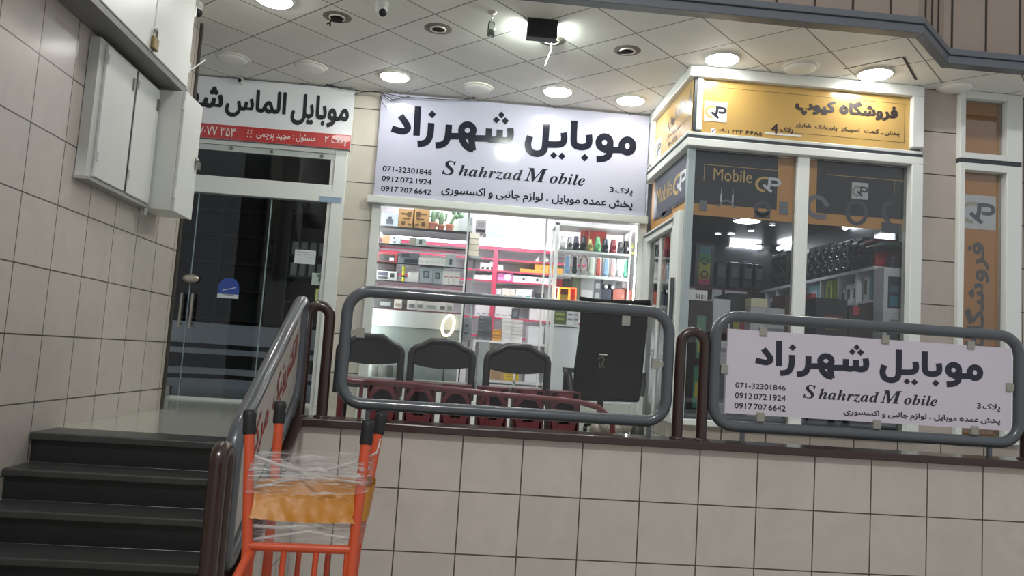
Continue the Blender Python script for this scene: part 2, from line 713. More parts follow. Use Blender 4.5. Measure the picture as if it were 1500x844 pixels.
# raised walkway and the shop floors, one slab
mb = MB()
poly = [(-3.6, 5.80), (XL - .2, 5.80), (XL - .2, 4.10), (-.86, 4.10), (-.86, 4.52), (5.6, 4.52), (5.6, 11.2), (-3.6, 11.2)]
mb.prism([(x, y, 0) for x, y in poly], (0, 0, -.12))
mb.uv[0] = None
uvs = {0: [(x / .5, y / .5) for x, y in [(mb.v[i][0], mb.v[i][1]) for i in mb.f[0]]], 1: [(mb.v[i][0] / .5, mb.v[i][1] / .5) for i in mb.f[1]]}
mb.uv = uvs
struct(mb.build('floor', m_floor))

# stairs
st = bpy.data.objects.new('stairs', None)
COL.objects.link(st)
st.location = (-1.45, 3.4, STREET)
LOC['stairs'] = Vector(st.location)
struct(st)
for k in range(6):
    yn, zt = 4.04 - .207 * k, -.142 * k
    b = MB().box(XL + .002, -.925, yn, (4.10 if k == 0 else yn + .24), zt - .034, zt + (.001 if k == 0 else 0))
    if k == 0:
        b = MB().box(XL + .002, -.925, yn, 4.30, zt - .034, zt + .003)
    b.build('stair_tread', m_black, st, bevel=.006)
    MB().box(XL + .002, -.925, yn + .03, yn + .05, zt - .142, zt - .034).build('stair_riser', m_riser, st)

# retaining wall under the coping, with its tile grid
def tiled(mb, pts, uvf, m=0):
    mb.add(pts, [(0, 1, 2, 3)], m)
    mb.uv[len(mb.f) - 1] = [uvf(p) for p in pts]


mb = MB()
fu = lambda p: ((p[0] + .2449) / T, (p[2] + .2367) / T)
tiled(mb, [(-.80, YW, STREET), (5.6, YW, STREET), (5.6, YW, .07), (-.80, YW, .07)], fu)
fb = lambda p: (p[0] / T, p[2] / T)
tiled(mb, [(5.6, 4.62, STREET), (-.80, 4.62, STREET), (-.80, 4.62, .07), (5.6, 4.62, .07)], fb)
tiled(mb, [(5.6, YW, STREET), (5.6, 4.62, STREET), (5.6, 4.62, .07), (5.6, YW, .07)], fb)
struct(mb.build('wall_front', m_wtile))

SL = 0.56
def cz(y):
    return .07 - SL * (4.40 - y) if y < 4.40 else .07


mb = MB()
yA, yB = 2.92, 4.62
prof = [(yA, STREET), (yB, STREET), (yB, .07), (4.40, .07), (yA, cz(yA))]
for X, rev in ((-.80, False), (-.92, True)):
    pts = [(X, y, z) for y, z in prof]
    if rev: pts.reverse()
    mb.add(pts, [(0, 1, 2, 3, 4)])
    mb.uv[len(mb.f) - 1] = [((p[1] - YW) / T, (p[2] + .2367) / T) for p in pts]
tiled(mb, [(-.92, yA, STREET), (-.80, yA, STREET), (-.80, yA, cz(yA)), (-.92, yA, cz(yA))], lambda p: (p[0] / T, p[2] / T))
struct(mb.build('wall_stair', m_wtile))

# brown metal coping on both walls
mb = MB()
mb.box(-.93, 5.6, 4.405, 4.645, .07, .115)
c0 = [(y, cz(y)) for y in (4.405, yA - .02)]
mb.prism([(-.945, 4.405, .07), (-.945, 4.405, .115), (-.945, yA - .02, cz(yA - .02) + .05), (-.945, yA - .02, cz(yA - .02))], (.165, 0, 0))
struct(mb.build('trim_1', m_brown, bevel=.006))

# tiled side wall at the stairs
mb = MB()
fl = lambda p: ((p[1] - 3.7233) / .3298, (p[2] - 1.1197) / .325)
tiled(mb, [(XL, -2.5, STREET), (XL, 5.76, STREET), (XL, 5.76, CEIL + .5), (XL, -2.5, CEIL + .5)], fl)
tiled(mb, [(XL, 5.76, STREET), (XL - .25, 5.76, STREET), (XL - .25, 5.76, CEIL + .5), (XL, 5.76, CEIL + .5)], lambda p: (p[0] / T, p[2] / T))
tiled(mb, [(XL - .25, -2.5, STREET), (XL, -2.5, STREET), (XL, -2.5, CEIL + .5), (XL - .25, -2.5, CEIL + .5)], lambda p: (p[0] / T, p[2] / T))
struct(mb.build('wall_left', m_wtile))
struct(MB().box(XL - .03, XL + .014, 5.755, 5.79, 0, CEIL).build('trim_2', mat('#4b463f', .5, metal=.3)))

# facade tiles: the strip between shops 2 and 3, and the GP shop's front
mb = MB()
ff = lambda p: ((p[0] + 1.08) / T, (p[2] - 2.645) / T)
tiled(mb, [(-1.05, YS, 0), (-.76, YS, 0), (-.76, YS, CEIL), (-1.05, YS, CEIL)], ff)
tiled(mb, [(-1.05, 10.0, 0), (-1.05, YS, 0), (-1.05, YS, CEIL), (-1.05, 10.0, CEIL)], lambda p: (p[1] / T, (p[2] - 2.645) / T))
tiled(mb, [(-.76, YS, 0), (-.76, 7.05, 0), (-.76, 7.05, CEIL), (-.76, YS, CEIL)], lambda p: (p[1] / T, (p[2] - 2.645) / T))
tiled(mb, [(-1.05, 7.05, 0), (-.76, 7.05, 0), (-.76, 7.05, CEIL), (-1.05, 7.05, CEIL)], lambda p: (p[0] / T, (p[2] - 2.645) / T))
struct(mb.build('wall_facade', m_ftile))
mb = MB()
fg = lambda p: ((p[0] - 3.43) / T, (p[2] - 2.4692) / T)
m_gtile = tile_mat('warm_facade_tile', '#b3a9a0', '#ada39a', '#3f3832', 0.014, 0.35, var=.06, coat=.2)
for xa, xb, za, zb in ((3.462, 3.752, .12, CEIL), (4.252, 5.6, 0, CEIL)):
    tiled(mb, [(xa, YG, za), (xb, YG, za), (xb, YG, zb), (xa, YG, zb)], fg if xb < 4 else lambda p: ((p[0] - 4.3) / T, (p[2] - 2.46) / T))
    tiled(mb, [(xb, YG, za), (xb, YG + .12, za), (xb, YG + .12, zb), (xb, YG, zb)], lambda p: (p[1] / T, p[2] / T))
    tiled(mb, [(xa, YG + .12, za), (xa, YG, za), (xa, YG, zb), (xa, YG + .12, zb)], lambda p: (p[1] / T, p[2] / T))
    tiled(mb, [(xb, YG + .12, za), (xa, YG + .12, za), (xa, YG + .12, zb), (xb, YG + .12, zb)], fg)
tiled(mb, [(1.655, YG, 0), (4.252, YG, 0), (4.252, YG, .12), (1.655, YG, .12)], lambda p: ((p[0] - 1.655) / T, p[2] / T))
tiled(mb, [(1.655, YG, .12), (4.252, YG, .12), (4.252, YG + .12, .12), (1.655, YG + .12, .12)], lambda p: (p[0] / T, p[1] / T))
tiled(mb, [(1.655, 6.96, 0), (1.655, YG, 0), (1.655, YG, .12), (1.655, 6.96, .12)], lambda p: (p[1] / T, p[2] / T))
struct(mb.build('wall_right', m_gtile))

# ceiling with its diagonal grid
mb = MB()
def fc(p):
    dx, dy = p[0] - .407, p[1] - 5.916
    return ((dx - dy) * .7071 / .491, (dx + dy) * .7071 / .491)
P2 = [(-2.3, 2.4), (-.30, 2.4), (-.30, 4.83), (2.90, 4.83), (3.33, 5.245), (5.6, 5.245), (5.6, 7.3), (-3.6, 7.3), (-3.6, 5.80), (-2.3, 5.80)]
bot = [(x, y, CEIL) for x, y in P2]
mb.add(bot, [tuple(range(len(bot) - 1, -1, -1))])
mb.uv[0] = [fc(bot[i]) for i in range(len(bot) - 1, -1, -1)]
top = [(x, y, CEIL + .12) for x, y in P2]
mb.add(top, [tuple(range(len(top)))])
mb.uv[1] = [fc(p) for p in top]
struct(mb.build('ceiling', m_ceil))

mb = MB()
for p0, p1, wd in (((1237, 101), (1323.5, 83.5), .010), ((1323.5, 83.5), (1342, 117), .018), ((1080, 106), (1142, 111), .02), ((1225, 118), (1262, 121), .016)):
    a, b = PZ(p0[0], p0[1], CEIL - .002), PZ(p1[0], p1[1], CEIL - .002)
    n = Vector((-(b.y - a.y), b.x - a.x, 0)).normalized() * wd / 2
    mb.prism([a - n, b - n, b + n, a + n], (0, 0, .003))
struct(mb.build('ceiling_gap', mat('#3a3732', .8)))

# upper floor's panelled fascia with its grey edge trim
m_panel = mat('#8d7f73', .55, var=.08, vscale=4)
m_joint = mat('#2c2723', .7)
mb = MB()
fz0, fz1 = CEIL + .085, 4.6
path = [(-.30, 4.82), (2.885, 4.82), (3.325, 5.235), (5.7, 5.235)]
for i in range(3):
    (xa, ya), (xb, yb) = path[i], path[i + 1]
    mb.prism([(xa, ya, fz0), (xb, yb, fz0), (xb, yb + .1, fz0), (xa, ya + .1, fz0)], (0, 0, fz1 - fz0), 0)
xs = [1.925 + .257 * k for k in range(-8, 4)]
for x in xs:
    mb.box(x - .006, x + .006, 4.814, 4.822, fz0, fz1, 1)
for x in (3.385, 3.64, 3.897, 4.155, 4.41):
    mb.box(x - .006, x + .006, 5.229, 5.237, fz0, fz1, 1)
for t in (.25, .5, .75):
    x, y = 2.885 + .44 * t, 4.82 + .415 * t
    mb.obox((x, y - .004, (fz0 + fz1) / 2), (.005, .005, 0), (-.004, .004, 0), (0, 0, (fz1 - fz0) / 2), 1)
struct(mb.build('wall_upper', [m_panel, m_joint]))
mb = MB()
off = [(-.30, 4.78), (2.90, 4.78), (3.34, 5.195), (5.7, 5.195)]
for i in range(3):
    (xa, ya), (xb, yb) = off[i], off[i + 1]
    mb.prism([(xa, ya, CEIL - .012), (xb, yb, CEIL - .012), (xb, yb + .09, CEIL - .012), (xa, ya + .09, CEIL - .012)], (0, 0, .06), 0)
    mb.prism([(xa, ya - .015, CEIL + .048), (xb, yb - .015, CEIL + .048), (xb, yb + .09, CEIL + .048), (xa, ya + .09, CEIL + .048)], (0, 0, .045), 0)
struct(mb.build('trim_3', mat('#5b6066', .4, coat=.2), bevel=.004))

# shells of the three shops (back, side and inner ceilings)
m_in2 = mat('#777e83', .6, var=.1)
mb = MB()
mb.box(-3.6, -1.06, 9.9, 10.0, 0, CEIL)
mb.box(-3.6, -3.5, 5.8, 9.9, 0, CEIL)
mb.box(-3.5, -1.06, 7.1, 9.9, 2.45, 2.5)
struct(mb.build('wall_back_2', m_in2))
m_in3 = mat('#e6e4e6', .5)
mb = MB()
mb.box(-1.04, 1.70, 9.75, 9.85, 0, CEIL)
mb.box(-1.04, -1.02, 7.06, 9.75, 0, CEIL)
mb.box(1.62, 1.64, 7.06, 9.75, 0, CEIL)
mb.box(-1.02, 1.62, 7.06, 9.75, 2.40, 2.45)
struct(mb.build('wall_back_3', m_in3))
m_in4 = mat('#2b2f33', .42, coat=.15)
mb = MB()
mb.box(1.70, 3.75, 8.75, 8.85, 0, CEIL, 0)
mb.box(1.66, 1.70, 7.0, 8.75, 0, CEIL, 1)
mb.box(3.622, 3.72, 5.86, 8.75, 0, 2.0, 0)
mb.box(1.70, 3.72, 5.86, 8.75, 2.0, 2.05, 0)
struct(mb.build('wall_back_4', [m_in4, mat('#8f9498', .5)]))

# ================================================================== LIGHTS ON THE CEILING
m_led = emit('#fffdf8', LED_POWER)
m_off = mat('#f4f3ef', .45)
m_rim = mat('#d8d5cc', .4)
def led(x, y, label, lit, first=None):
    if first is not None:
        return copy_tree(first, (x, y, CEIL), label)
    t = thing('ceiling_light', label, 'ceiling light', (x, y, CEIL), 'round ceiling lamps, lit' if lit else 'round ceiling lamps, dark')
    MB().lathe((x, y, CEIL), (0, 0, -1), [(.135, 0), (.135, .008), (.128, .014), (.118, .014)], 28).build('rim', m_rim, t)
    MB().lathe((x, y, CEIL), (0, 0, -1), [(.119, .0135), (.112, .020), (.09, .027), (.05, .032), (0, .034)], 28).build('diffuser', m_led if lit else m_off, t)
    return t


A = led(-.654, 6.50, 'lit round ceiling lamp above the gap between the white shop signs', True)
led(.725, 6.51, 'lit round ceiling lamp above the middle of the lilac-white shop sign', True, A)
led(1.368, 6.568, 'lit round ceiling lamp above the sign end that meets the yellow shop', True, A)
led(1.808, 5.504, 'lit round ceiling lamp in front of the near corner of the yellow shop sign', True, A)
led(2.977, 5.517, 'lit round ceiling lamp in front of the large lettering of the yellow shop sign', True, A)
led(-1.361, 5.219, 'lit round ceiling lamp close to the wall cabinets, half out of the picture', True, A)
led(-1.361, 3.92, 'lit round ceiling lamp over the stairs, outside the picture', True, A)
B = led(-2.058 + .10, 6.418, 'unlit round ceiling lamp next to the tiled side wall', False)
led(-1.339, 6.452, 'unlit round ceiling lamp above the shop sign with the red band', False, B)
led(.048, 6.602, 'unlit round ceiling lamp between two lit ones above the big white sign', False, B)
led(2.408, 5.533, 'unlit round ceiling lamp between two lit ones above the yellow sign', False, B)
led(3.68, 5.631, 'unlit round ceiling lamp above the narrow yellow window', False, B)

# broken fittings: empty round holes with a dirty halo
m_hole = mat('#1a1815', .8)
m_dirt = mat('#7b766c', .7, var=.25, vscale=14)
def socket(x, y, label, ex=0):
    t = thing('ceiling_socket', label, 'light socket', (x, y, CEIL), 'empty lamp sockets in the ceiling')
    MB().lathe((x, y, CEIL), (0, 0, -1), [(.10, 0), (.085, .003), (.058, .004)], 24).build('stained_ring', m_dirt, t)
    MB().lathe((x, y, CEIL), (0, 0, -1), [(.058, .003), (.058, .010), (.048, .011), (.046, .004)], 24).build('collar', m_rim, t)
    MB().lathe((x, y, CEIL), (0, 0, -1), [(.047, .0045), (.02, .005), (0, .005)], 24).build('hole', m_hole, t)
    mb = MB()
    if ex == 1:
        mb.tube([(x - .03, y, CEIL - .005), (x - .045, y - .01, CEIL - .05), (x - .04, y - .015, CEIL - .075)], .006, 6)
        mb.tube([(x - .045, y - .01, CEIL - .05), (x - .065, y - .01, CEIL - .06)], .005, 6)
        mb.box(x - .03, x + .035, y - .02, y + .02, CEIL - .03, CEIL - .006)
    elif ex == 2:
        mb.tube([(x + .03, y, CEIL - .006), (x - .02, y, CEIL - .02), (x - .075, y - .02, CEIL - .03)], .008, 6)
    if mb.v:
        mb.build('loose_bracket', m_hole, t)
    return t


socket(-.974, 5.422, 'empty ceiling socket with a broken dark bracket hanging out', 1)
socket(-.27, 5.457, 'empty round ceiling socket with a white inner ring and nothing hanging', 0)
socket(1.107, 5.529, 'empty ceiling socket with a bent wire sticking out, beyond the floodlight', 2)
sk = socket(.543, 5.474, 'empty ceiling socket with a white cable dangling, behind the floodlight', 0)
x, y = .543, 5.474
MB().tube([(x, y, CEIL - .006), (x + .004, y + .02, CEIL - .06), (x - .02, y + .05, CEIL - .13), (x - .03, y + .06, CEIL - .17)], .0045, 6).build('cable', m_white, sk)

# black floodlight on its bracket
t = thing('floodlight', 'black box floodlight on a wire bracket under the ceiling', 'floodlight', (.40, 5.18, CEIL))
a, b = PY(773, 24, 5.15), PY(816, 58, 5.15)
mb = MB().box(a.x, b.x, 5.13, 5.22, b.z, a.z)
mb.build('housing', mat('#16181c', .35), t, bevel=.008)
MB().prism([(a.x + .015, 5.2215, a.z - .045), (a.x + .015, 5.262, a.z - .045), (a.x + .015, 5.2215, a.z - .004)], (b.x - a.x - .03, 0, 0)).build('lamp_glass', emit('#f4fff4', 720), t)
MB().tube([(a.x + .02, 5.17, a.z - .02), (a.x + .02, 5.17, CEIL - .008), (b.x - .01, 5.17, CEIL - .008), (b.x - .01, 5.17, a.z - .02)], .006, 6).build('bracket', m_dark, t)

# clear bottle-shaped lamp and its cord
p = PY(719, 50, 5.10)
q = PY(720, 33, 5.10)
x = p.x
t = thing('hanging_lamp', 'small clear bottle-like lamp hanging from the ceiling on a short rod', 'hanging lamp', (x, 5.10, CEIL))
zt = q.z
MB().lathe((x, 5.10, CEIL), (0, 0, -1), [(.03, 0), (.03, .01), (.005, .014), (.005, CEIL - zt - .005)], 12).build('rod', mat('#b9b6ae', .4), t)
MB().lathe((x, 5.10, zt), (0, 0, -1), [(.012, -.01), (.022, .0), (.024, .012), (.024, .09), (.020, .098), (0, .1)], 16).build('bottle', glass_mat('bottle_glass', (.80, .86, .80), 1.5), t)
MB().lathe((x, 5.10, zt - .055), (0, 0, -1), [(.019, 0), (.019, .03), (0, .031)], 14).build('insert', mat('#8f968c', .4), t)

# cameras
def dome(x, y, z, label, s=1.0, tilt=(0.3, -.6, -.7)):
    t = thing('security_camera', label, 'security camera', (x, y, z))
    MB().lathe((x, y, z), (0, 0, -1), [(.035 * s, 0), (.04 * s, .012 * s), (.038 * s, .03 * s), (.02 * s, .036 * s)], 18).build('mount', m_white, t)
    c = Vector((x, y, z - .05 * s))
    MB().ell(c, .036 * s, .036 * s, .036 * s).build('head', m_white, t)
    d = Vector(tilt).normalized()
    MB().lathe(c + d * .028 * s, d, [(.024 * s, 0), (.024 * s, .012 * s), (.0, .013 * s)], 14).build('lens', m_dark, t)
    return t


dome(-.634, 5.113, CEIL, 'white dome camera at the top edge of the picture, on the ceiling', 1.1)
dome(-1.93, 5.40, CEIL, 'white dome camera in the ceiling corner above the wall cabinets', 1.2, (.6, -.5, -.5))
a = PY(352, 119, 6.86)
t = thing('security_camera', 'tiny white camera fixed on the top edge of the red-banded shop sign', 'security camera', (a.x, 6.88, a.z))
MB().box(a.x - .022, a.x + .022, 6.84, 6.915, a.z - .02, a.z + .035).build('housing', m_white, t, bevel=.008)
MB().lathe((a.x, 6.84, a.z), (0, -1, 0), [(.016, 0), (.016, .008), (0, .009)], 12).build('lens', m_dark, t)
# ================================================================== WHITE METAL CABINETS ON THE SIDE WALL
m_cab = mat('#d4d6d3', .38, var=.05, vscale=3)
m_cabe = mat('#bfc0bc', .45)
m_steel = mat('#8d8b86', .3, metal=.9)
m_brass = mat('#8a7a58', .35, metal=.8)

# upper cabinet: two doors meeting at a padlocked gap
X0, X1 = XL + .004, -1.86
t = thing('wall_cabinet', 'large white metal cabinet high on the tiled wall, its two doors closed with a padlock', 'cabinet', (XL, 4.3, 2.1))
def uz(y): return 2.088 + .02 * (y - 4.2)
MB().box(X0, X1, 3.40, 5.15, 2.11, CEIL + .35).build('body', m_cabe, t)
MB().box(X0, X1 + .02, 3.36, 5.16, 2.075, 2.11).build('bottom_flange', mat('#77777a', .5), t)
for ya, yb in ((3.42, 4.53), (4.545, 5.14)):
    MB().box(X1, X1 + .022, ya, yb, 2.12, CEIL + .33).build('door', m_cab, t, bevel=.004)
for z in (2.22, 2.60):
    MB().tube([(X1 + .015, 5.152, z), (X1 + .015, 5.152, z + .07)], .012, 8).build('hinge', m_cab, t)
t = thing('padlock', 'brass padlock on a hasp between the doors of the upper wall cabinet', 'padlock', (X1 + .04, 4.54, 2.16))
MB().box(X1 + .022, X1 + .046, 4.50, 4.57, 2.13, 2.205).build('body', m_brass, t, bevel=.008)
MB().tube([(X1 + .034, 4.515, 2.20), (X1 + .034, 4.517, 2.24), (X1 + .034, 4.535, 2.255), (X1 + .034, 4.553, 2.24), (X1 + .034, 4.555, 2.20)], .006, 7).build('shackle', m_steel, t)

# lower cabinet: two flush doors
X1 = -1.955
t = thing('meter_cabinet', 'flat white cabinet with two narrow doors on the tiled wall, beside the protruding box', 'cabinet', (XL, 4.6, 1.3))
MB().box(X0, X1, 4.17, 5.00, 1.30, 2.045).build('body', m_cabe, t)
for ya, yb in ((4.235, 4.615), (4.645, 4.985)):
    d = MB().box(X1, X1 + .016, ya, yb, 1.315, 2.03).build('door', m_cab, t, bevel=.003)
    for z in (1.40, 1.93):
        MB().tube([(X1 + .018, ya + .008, z), (X1 + .018, ya + .008, z + .05)], .007, 8).build('hinge', m_cab, d)
    MB().box(X1 + .016, X1 + .024, yb - .04, yb - .015, 1.90, 1.97).build('latch', m_steel, d)
MB().box(X1 + .001, X1 + .012, 4.617, 4.643, 1.32, 2.03).build('gap_strip', m_dark, t)
MB().box(X0, X1 + .02, 4.16, 5.00, 1.285, 1.30).build('bottom_ledge', mat('#9a9a98', .5), t)
# protruding meter box
XB = -1.79
t = thing('meter_box', 'deep white metal box with a door, sticking out beyond the flat wall cabinet', 'cabinet', (XL, 5.1, 1.28))
MB().box(X0, XB - .02, 5.005, 5.33, 1.29, 2.05).build('body', m_cab, t, bevel=.004)
MB().box(XB - .019, XB, 4.865 + .14, 5.335, 1.285, 2.055).build('door', m_cab, t, bevel=.004)
for z in (1.37, 1.93):
    MB().tube([(XB - .008, 5.0, z), (XB - .008, 5.0, z + .06)], .009, 8).build('hinge', m_cab, t)
mb = MB()
mb.lathe((XB, 5.30, 1.68), (1, 0, 0), [(.022, 0), (.022, .012), (.012, .02), (0, .022)], 14)
mb.box(XB + .01, XB + .03, 5.285, 5.315, 1.62, 1.67)
mb.build('lock', m_steel, t)
MB().tube([(X1 - .02, 4.985, 1.27), (X1, 4.985, 1.25), (X1 + .005, 4.98, 1.29)], .012, 8).build('conduit_stub', m_white, t)
# stray white wire on a knob beside the cabinets
mb = MB()
mb.tube([(XL + .01, 5.28, 2.24), (XL + .06, 5.30, 2.25), (XL + .13, 5.34, 2.32), (XL + .19, 5.38, 2.40)], .005, 6)
mb.tube([(XL + .01, 5.22, 2.22), (XL + .03, 5.22, 2.16), (XL + .025, 5.22, 2.12)], .012, 8)
tag(mb.build('loose_wire', m_white), 'short white wire sticking out of the tiled wall beside the cabinets', 'wire')

# ================================================================== SHOP 2 (behind the stairs)
gl_dark = glass_mat('shop_glass', (.93, .95, .96), .6)
Yd = 6.96
sign = thing('shop_sign', 'white shop sign with black Persian lettering above a red band', 'shop sign', (-1.9, 6.93, 2.24))
MB().box(-2.95, -1.03, 6.90, 6.955, 2.25, 2.79).build('board', mat('#eff2f6', .2, coat=.2), sign)
zb = [2.247, 2.372]
MB().box(-2.95, -1.028, 6.892, 6.899, zb[0], zb[1]).build('red_band', mat('#c03a3a', .35, coat=.3), sign)
fr = wall_frame(6.8985)
fr2 = wall_frame(6.8905)
mk = mat('#23252e', .4)
mb = MB()
# boxes measured on the sign: mobile / almas / shahrzad (the last runs on behind the wall)
for s, box in (('موبایل', (PY(426, 168, 6.9).x, PY(480, 187, 6.9).z, PY(512, 160, 6.9).x, PY(448, 138, 6.9).z)), ('الماس', (PY(330, 155, 6.9).x, PY(360, 173, 6.9).z, PY(420, 150, 6.9).x, PY(402, 134, 6.9).z)),
               ('شهر', (-2.58, PY(300, 168, 6.9).z, PY(327, 150, 6.9).x, PY(318, 127, 6.9).z))):
    V, Fc = layout(shape(s), .034)
    mb = MB()
    put(mb, V, Fc, box, fr)
    mb.build('lettering', mk, sign)
wz0, wz1 = zb[0] + .022, zb[1] - .022
for s, xa, xb in (('پلاک ۲', PY(476, 205, 6.9).x, PY(508, 205, 6.9).x), ('مسئول : مجید پرچمی', PY(376, 200, 6.9).x, PY(463, 200, 6.9).x), ('۷۰۷۷ ۳۵۳', PY(291, 192, 6.9).x, PY(346, 195, 6.9).x)):
    V, Fc = layout(shape(s) if not s[0].isdigit() else s, .012)
    mb = MB()
    put(mb, V, Fc, (xa, wz0, xb, wz1), fr2)
    mb.build('band_lettering', mat('#f2e9e4', .5), sign)
mb = MB()
xd = PY(363, 194, 6.9).x
for i in range(2):
    for j in range(3):
        mb.box(xd + i * .025, xd + .012 + i * .025, 6.889, 6.8905, wz0 + .01 + j * .028, wz0 + .022 + j * .028)
mb.build('dotted_divider', mat('#f2e9e4', .5), sign)

front = thing('storefront', 'white framed glass shop front with a glass door under the red-banded sign', 'shop front', (-2.0, Yd, 0))
MB().box(-1.155, -1.045, Yd - .03, Yd + .06, 0, 2.245).build('side_post', m_white, front, bevel=.004)
MB().box(-1.19, -1.155, Yd - .015, Yd + .04, 0, 2.2).build('inner_post', m_whitem, front)
MB().box(-3.45, -1.155, Yd - .03, Yd + .06, 1.775, 1.925).build('transom_bar', m_white, front, bevel=.004)
MB().box(-3.45, -1.155, Yd - .035, Yd + .03, 2.205, 2.245).build('top_rail', m_whitem, front, bevel=.004)
MB().box(-3.45, -1.155, Yd - .02, Yd + .03, 2.155, 2.203).build('glass_clip_rail', mat('#b9c2be', .25, coat=.5), front)
for x in (-2.44, -2.05, -1.70, -1.27):
    MB().lathe((x, Yd - .022, 2.18), (0, -1, 0), [(.014, 0), (.014, .01), (.006, .014), (0, .015)], 12).build('clip_bolt', m_steel, front)
MB().box(-3.45, -1.17, Yd, Yd + .008, 1.925, 2.155).build('transom_glass', gl_dark, front)
MB().box(-1.665, -1.185, Yd + .004, Yd + .012, .02, 1.775).build('fixed_glass', gl_dark, front)
MB().box(-3.0, -2.295, Yd + .004, Yd + .012, .02, 1.775).build('fixed_glass', gl_dark, front)
dr = MB().box(-2.285, -1.675, Yd - .004, Yd + .006, .02, 1.77).build('glass_door', gl_dark, front)
edge = mat('#8a9aa0', .2)
MB().box(-1.6745, -1.6655, Yd - .004, Yd + .012, .02, 1.77).build('glass_edge', edge, front)
MB().box(-2.2945, -2.2855, Yd - .004, Yd + .012, .02, 1.77).build('glass_edge', edge, front)
MB().box(-3.45, -1.19, Yd - .015, Yd + .03, 0, .02).build('sill_rail', m_white, front)
# lock and twin pull handles on the door edge
MB().ell((-2.285, Yd - .02, 1.02), .075, .02, .038, 18, 8).build('lock', mat('#b5ab9c', .3, metal=.7), dr)
for x in (-2.335, -2.245):
    mb = MB()
    mb.tube([(x, Yd - .05, .60), (x, Yd - .05, .89)], .013, 10)
    for z in (.63, .75, .86):
        mb.tube([(x, Yd - .05, z), (x, Yd + .004, z)], .010, 8)
    mb.build('pull_handle', mat('#a7a197', .25, metal=.8), dr)
MB().box(-2.42, -2.36, Yd - .03, Yd + .02, .02, .10).build('floor_hinge', m_steel, dr)
# papers and stickers on the glass
yq = Yd - .0045
def sticker(name, tl, br, hexc, label, cat, parts=()):
    a, b = PY(tl[0], tl[1], yq), PY(br[0], br[1], yq)
    o = thing(name, label, cat, ((a.x + b.x) / 2, yq, b.z))
    MB().box(a.x, b.x, yq - .0015, yq, b.z, a.z).build('sheet', mat(hexc, .5), o)
    mb = MB()
    for (u0, v0, u1, v1) in parts:
        mb.box(a.x + (b.x - a.x) * u0, a.x + (b.x - a.x) * u1, yq - .0022, yq - .0016, b.z + (a.z - b.z) * v0, b.z + (a.z - b.z) * v1)
    return o, mb


o, mb = sticker('paper_notice', (432.5, 365.5), (461.5, 388), '#c9cfd3', 'white paper notice stuck inside the dark shop glass', 'notice', [(.08, .84, .92, .87), (.45, .68, .92, .71), (.5, .50, .92, .53), (.1, .66, .3, .69)])
mb.build('writing', mat('#8e979e', .6), o)
o, mb = sticker('shop_sticker', (457.5, 399.5), (486.5, 419.5), '#a9bab4', 'pale green sticker with a dark blotch on the shop glass, below the paper notice', 'sticker', [(.25, .66, .45, .9), (.4, .48, .6, .70), (.32, .3, .42, .67)])
mb.build('print', mat('#5f716d', .6), o)
o, mb = sticker('code_sticker', (463, 423), (484, 454), '#a5b3a0', 'pale sticker with a yellow strip, lowest one on the shop glass', 'sticker', [(.0, .9, 1, 1.0), (.0, .0, .10, .9), (.9, .0, 1, .9)])
mb.build('yellow_strip', mat('#b3bd6a', .6), o)
a, b = PY(321, 406, yq), PY(349, 438, yq)
o = thing('blue_sticker', 'round-topped blue sticker with a white foot on the glass door', 'sticker', ((a.x + b.x) / 2, yq, b.z))
rw = (b.x - a.x) / 2
cx = (a.x + b.x) / 2
pts = [(cx + rw * math.cos(math.radians(q)), yq - .002, a.z - rw + rw * math.sin(math.radians(q))) for q in range(0, 181, 15)] + [(a.x, yq - .002, b.z), (b.x, yq - .002, b.z)]
MB().prism(pts, (0, .0015, 0)).build('blue_field', mat('#2f4c9c', .4), o)
MB().box(a.x, b.x, yq - .003, yq - .0022, b.z, b.z + .035).build('white_foot', mat('#c9d0d6', .5), o)
mb = MB()
mb.prism([(a.x + .04, yq - .003, a.z - .115), (b.x - .03, yq - .003, a.z - .085), (b.x - .03, yq - .003, a.z - .078), (a.x + .04, yq - .003, a.z - .108)], (0, .0008, 0))
mb.box(a.x + .05, b.x - .04, yq - .003, yq - .0022, a.z - .15, a.z - .145)
mb.build('mark', mat('#c9d0d6', .5), o)
# torn blue-white sticker on the transom corner
a, b = PY(468, 287, Yd - .032), PY(500, 298, Yd - .032)
o = tag(MB().box(a.x, b.x, Yd - .035, Yd - .0305, b.z, a.z).build('tape_sticker', mat('#8fa4bb', .3, var=.3, vscale=40)), 'torn blue and silver sticker on the corner of the white transom', 'sticker')

# inside shop 2: dark shelving and a low striped counter
m_shd = mat('#2d3033', .5)
t = thing('wall_shelf', 'dark wall shelving seen through the glass door of the unlit shop', 'shelving', (-2.7, 9.6, 0))
MB().box(-3.45, -2.2, 9.86, 9.89, 0, 2.3).build('back_panel', mat('#25282b', .6), t)
for z in (.75, 1.1, 1.42, 1.75, 2.05):
    MB().box(-3.45, -2.2, 9.55, 9.86, z, z + .025).build('shelf', m_shd, t)
for x in (-3.45, -2.85, -2.22):
    MB().box(x, x + .025, 9.55, 9.86, 0, 2.3).build('upright', m_shd, t)
t = thing('shelf_unit', 'grey shelving unit with pale stand-ins for glass reflections, behind the paper notice', 'shelving', (-1.5, 9.4, 0))
for z in (.75, 1.0, 1.3, 1.55, 2.05):
    MB().box(-2.0, -1.08, 9.3, 9.7, z, z + .02).build('shelf', mat('#53585b', .4), t)
for x in (-2.0, -1.10):
    MB().box(x, x + .02, 9.3, 9.7, 0, 2.1).build('upright', mat('#53585b', .4), t)
MB().box(-1.98, -1.10, 9.68, 9.7, 0, 2.1).build('back_panel', mat('#3c4144', .5), t)
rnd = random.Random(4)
base = None
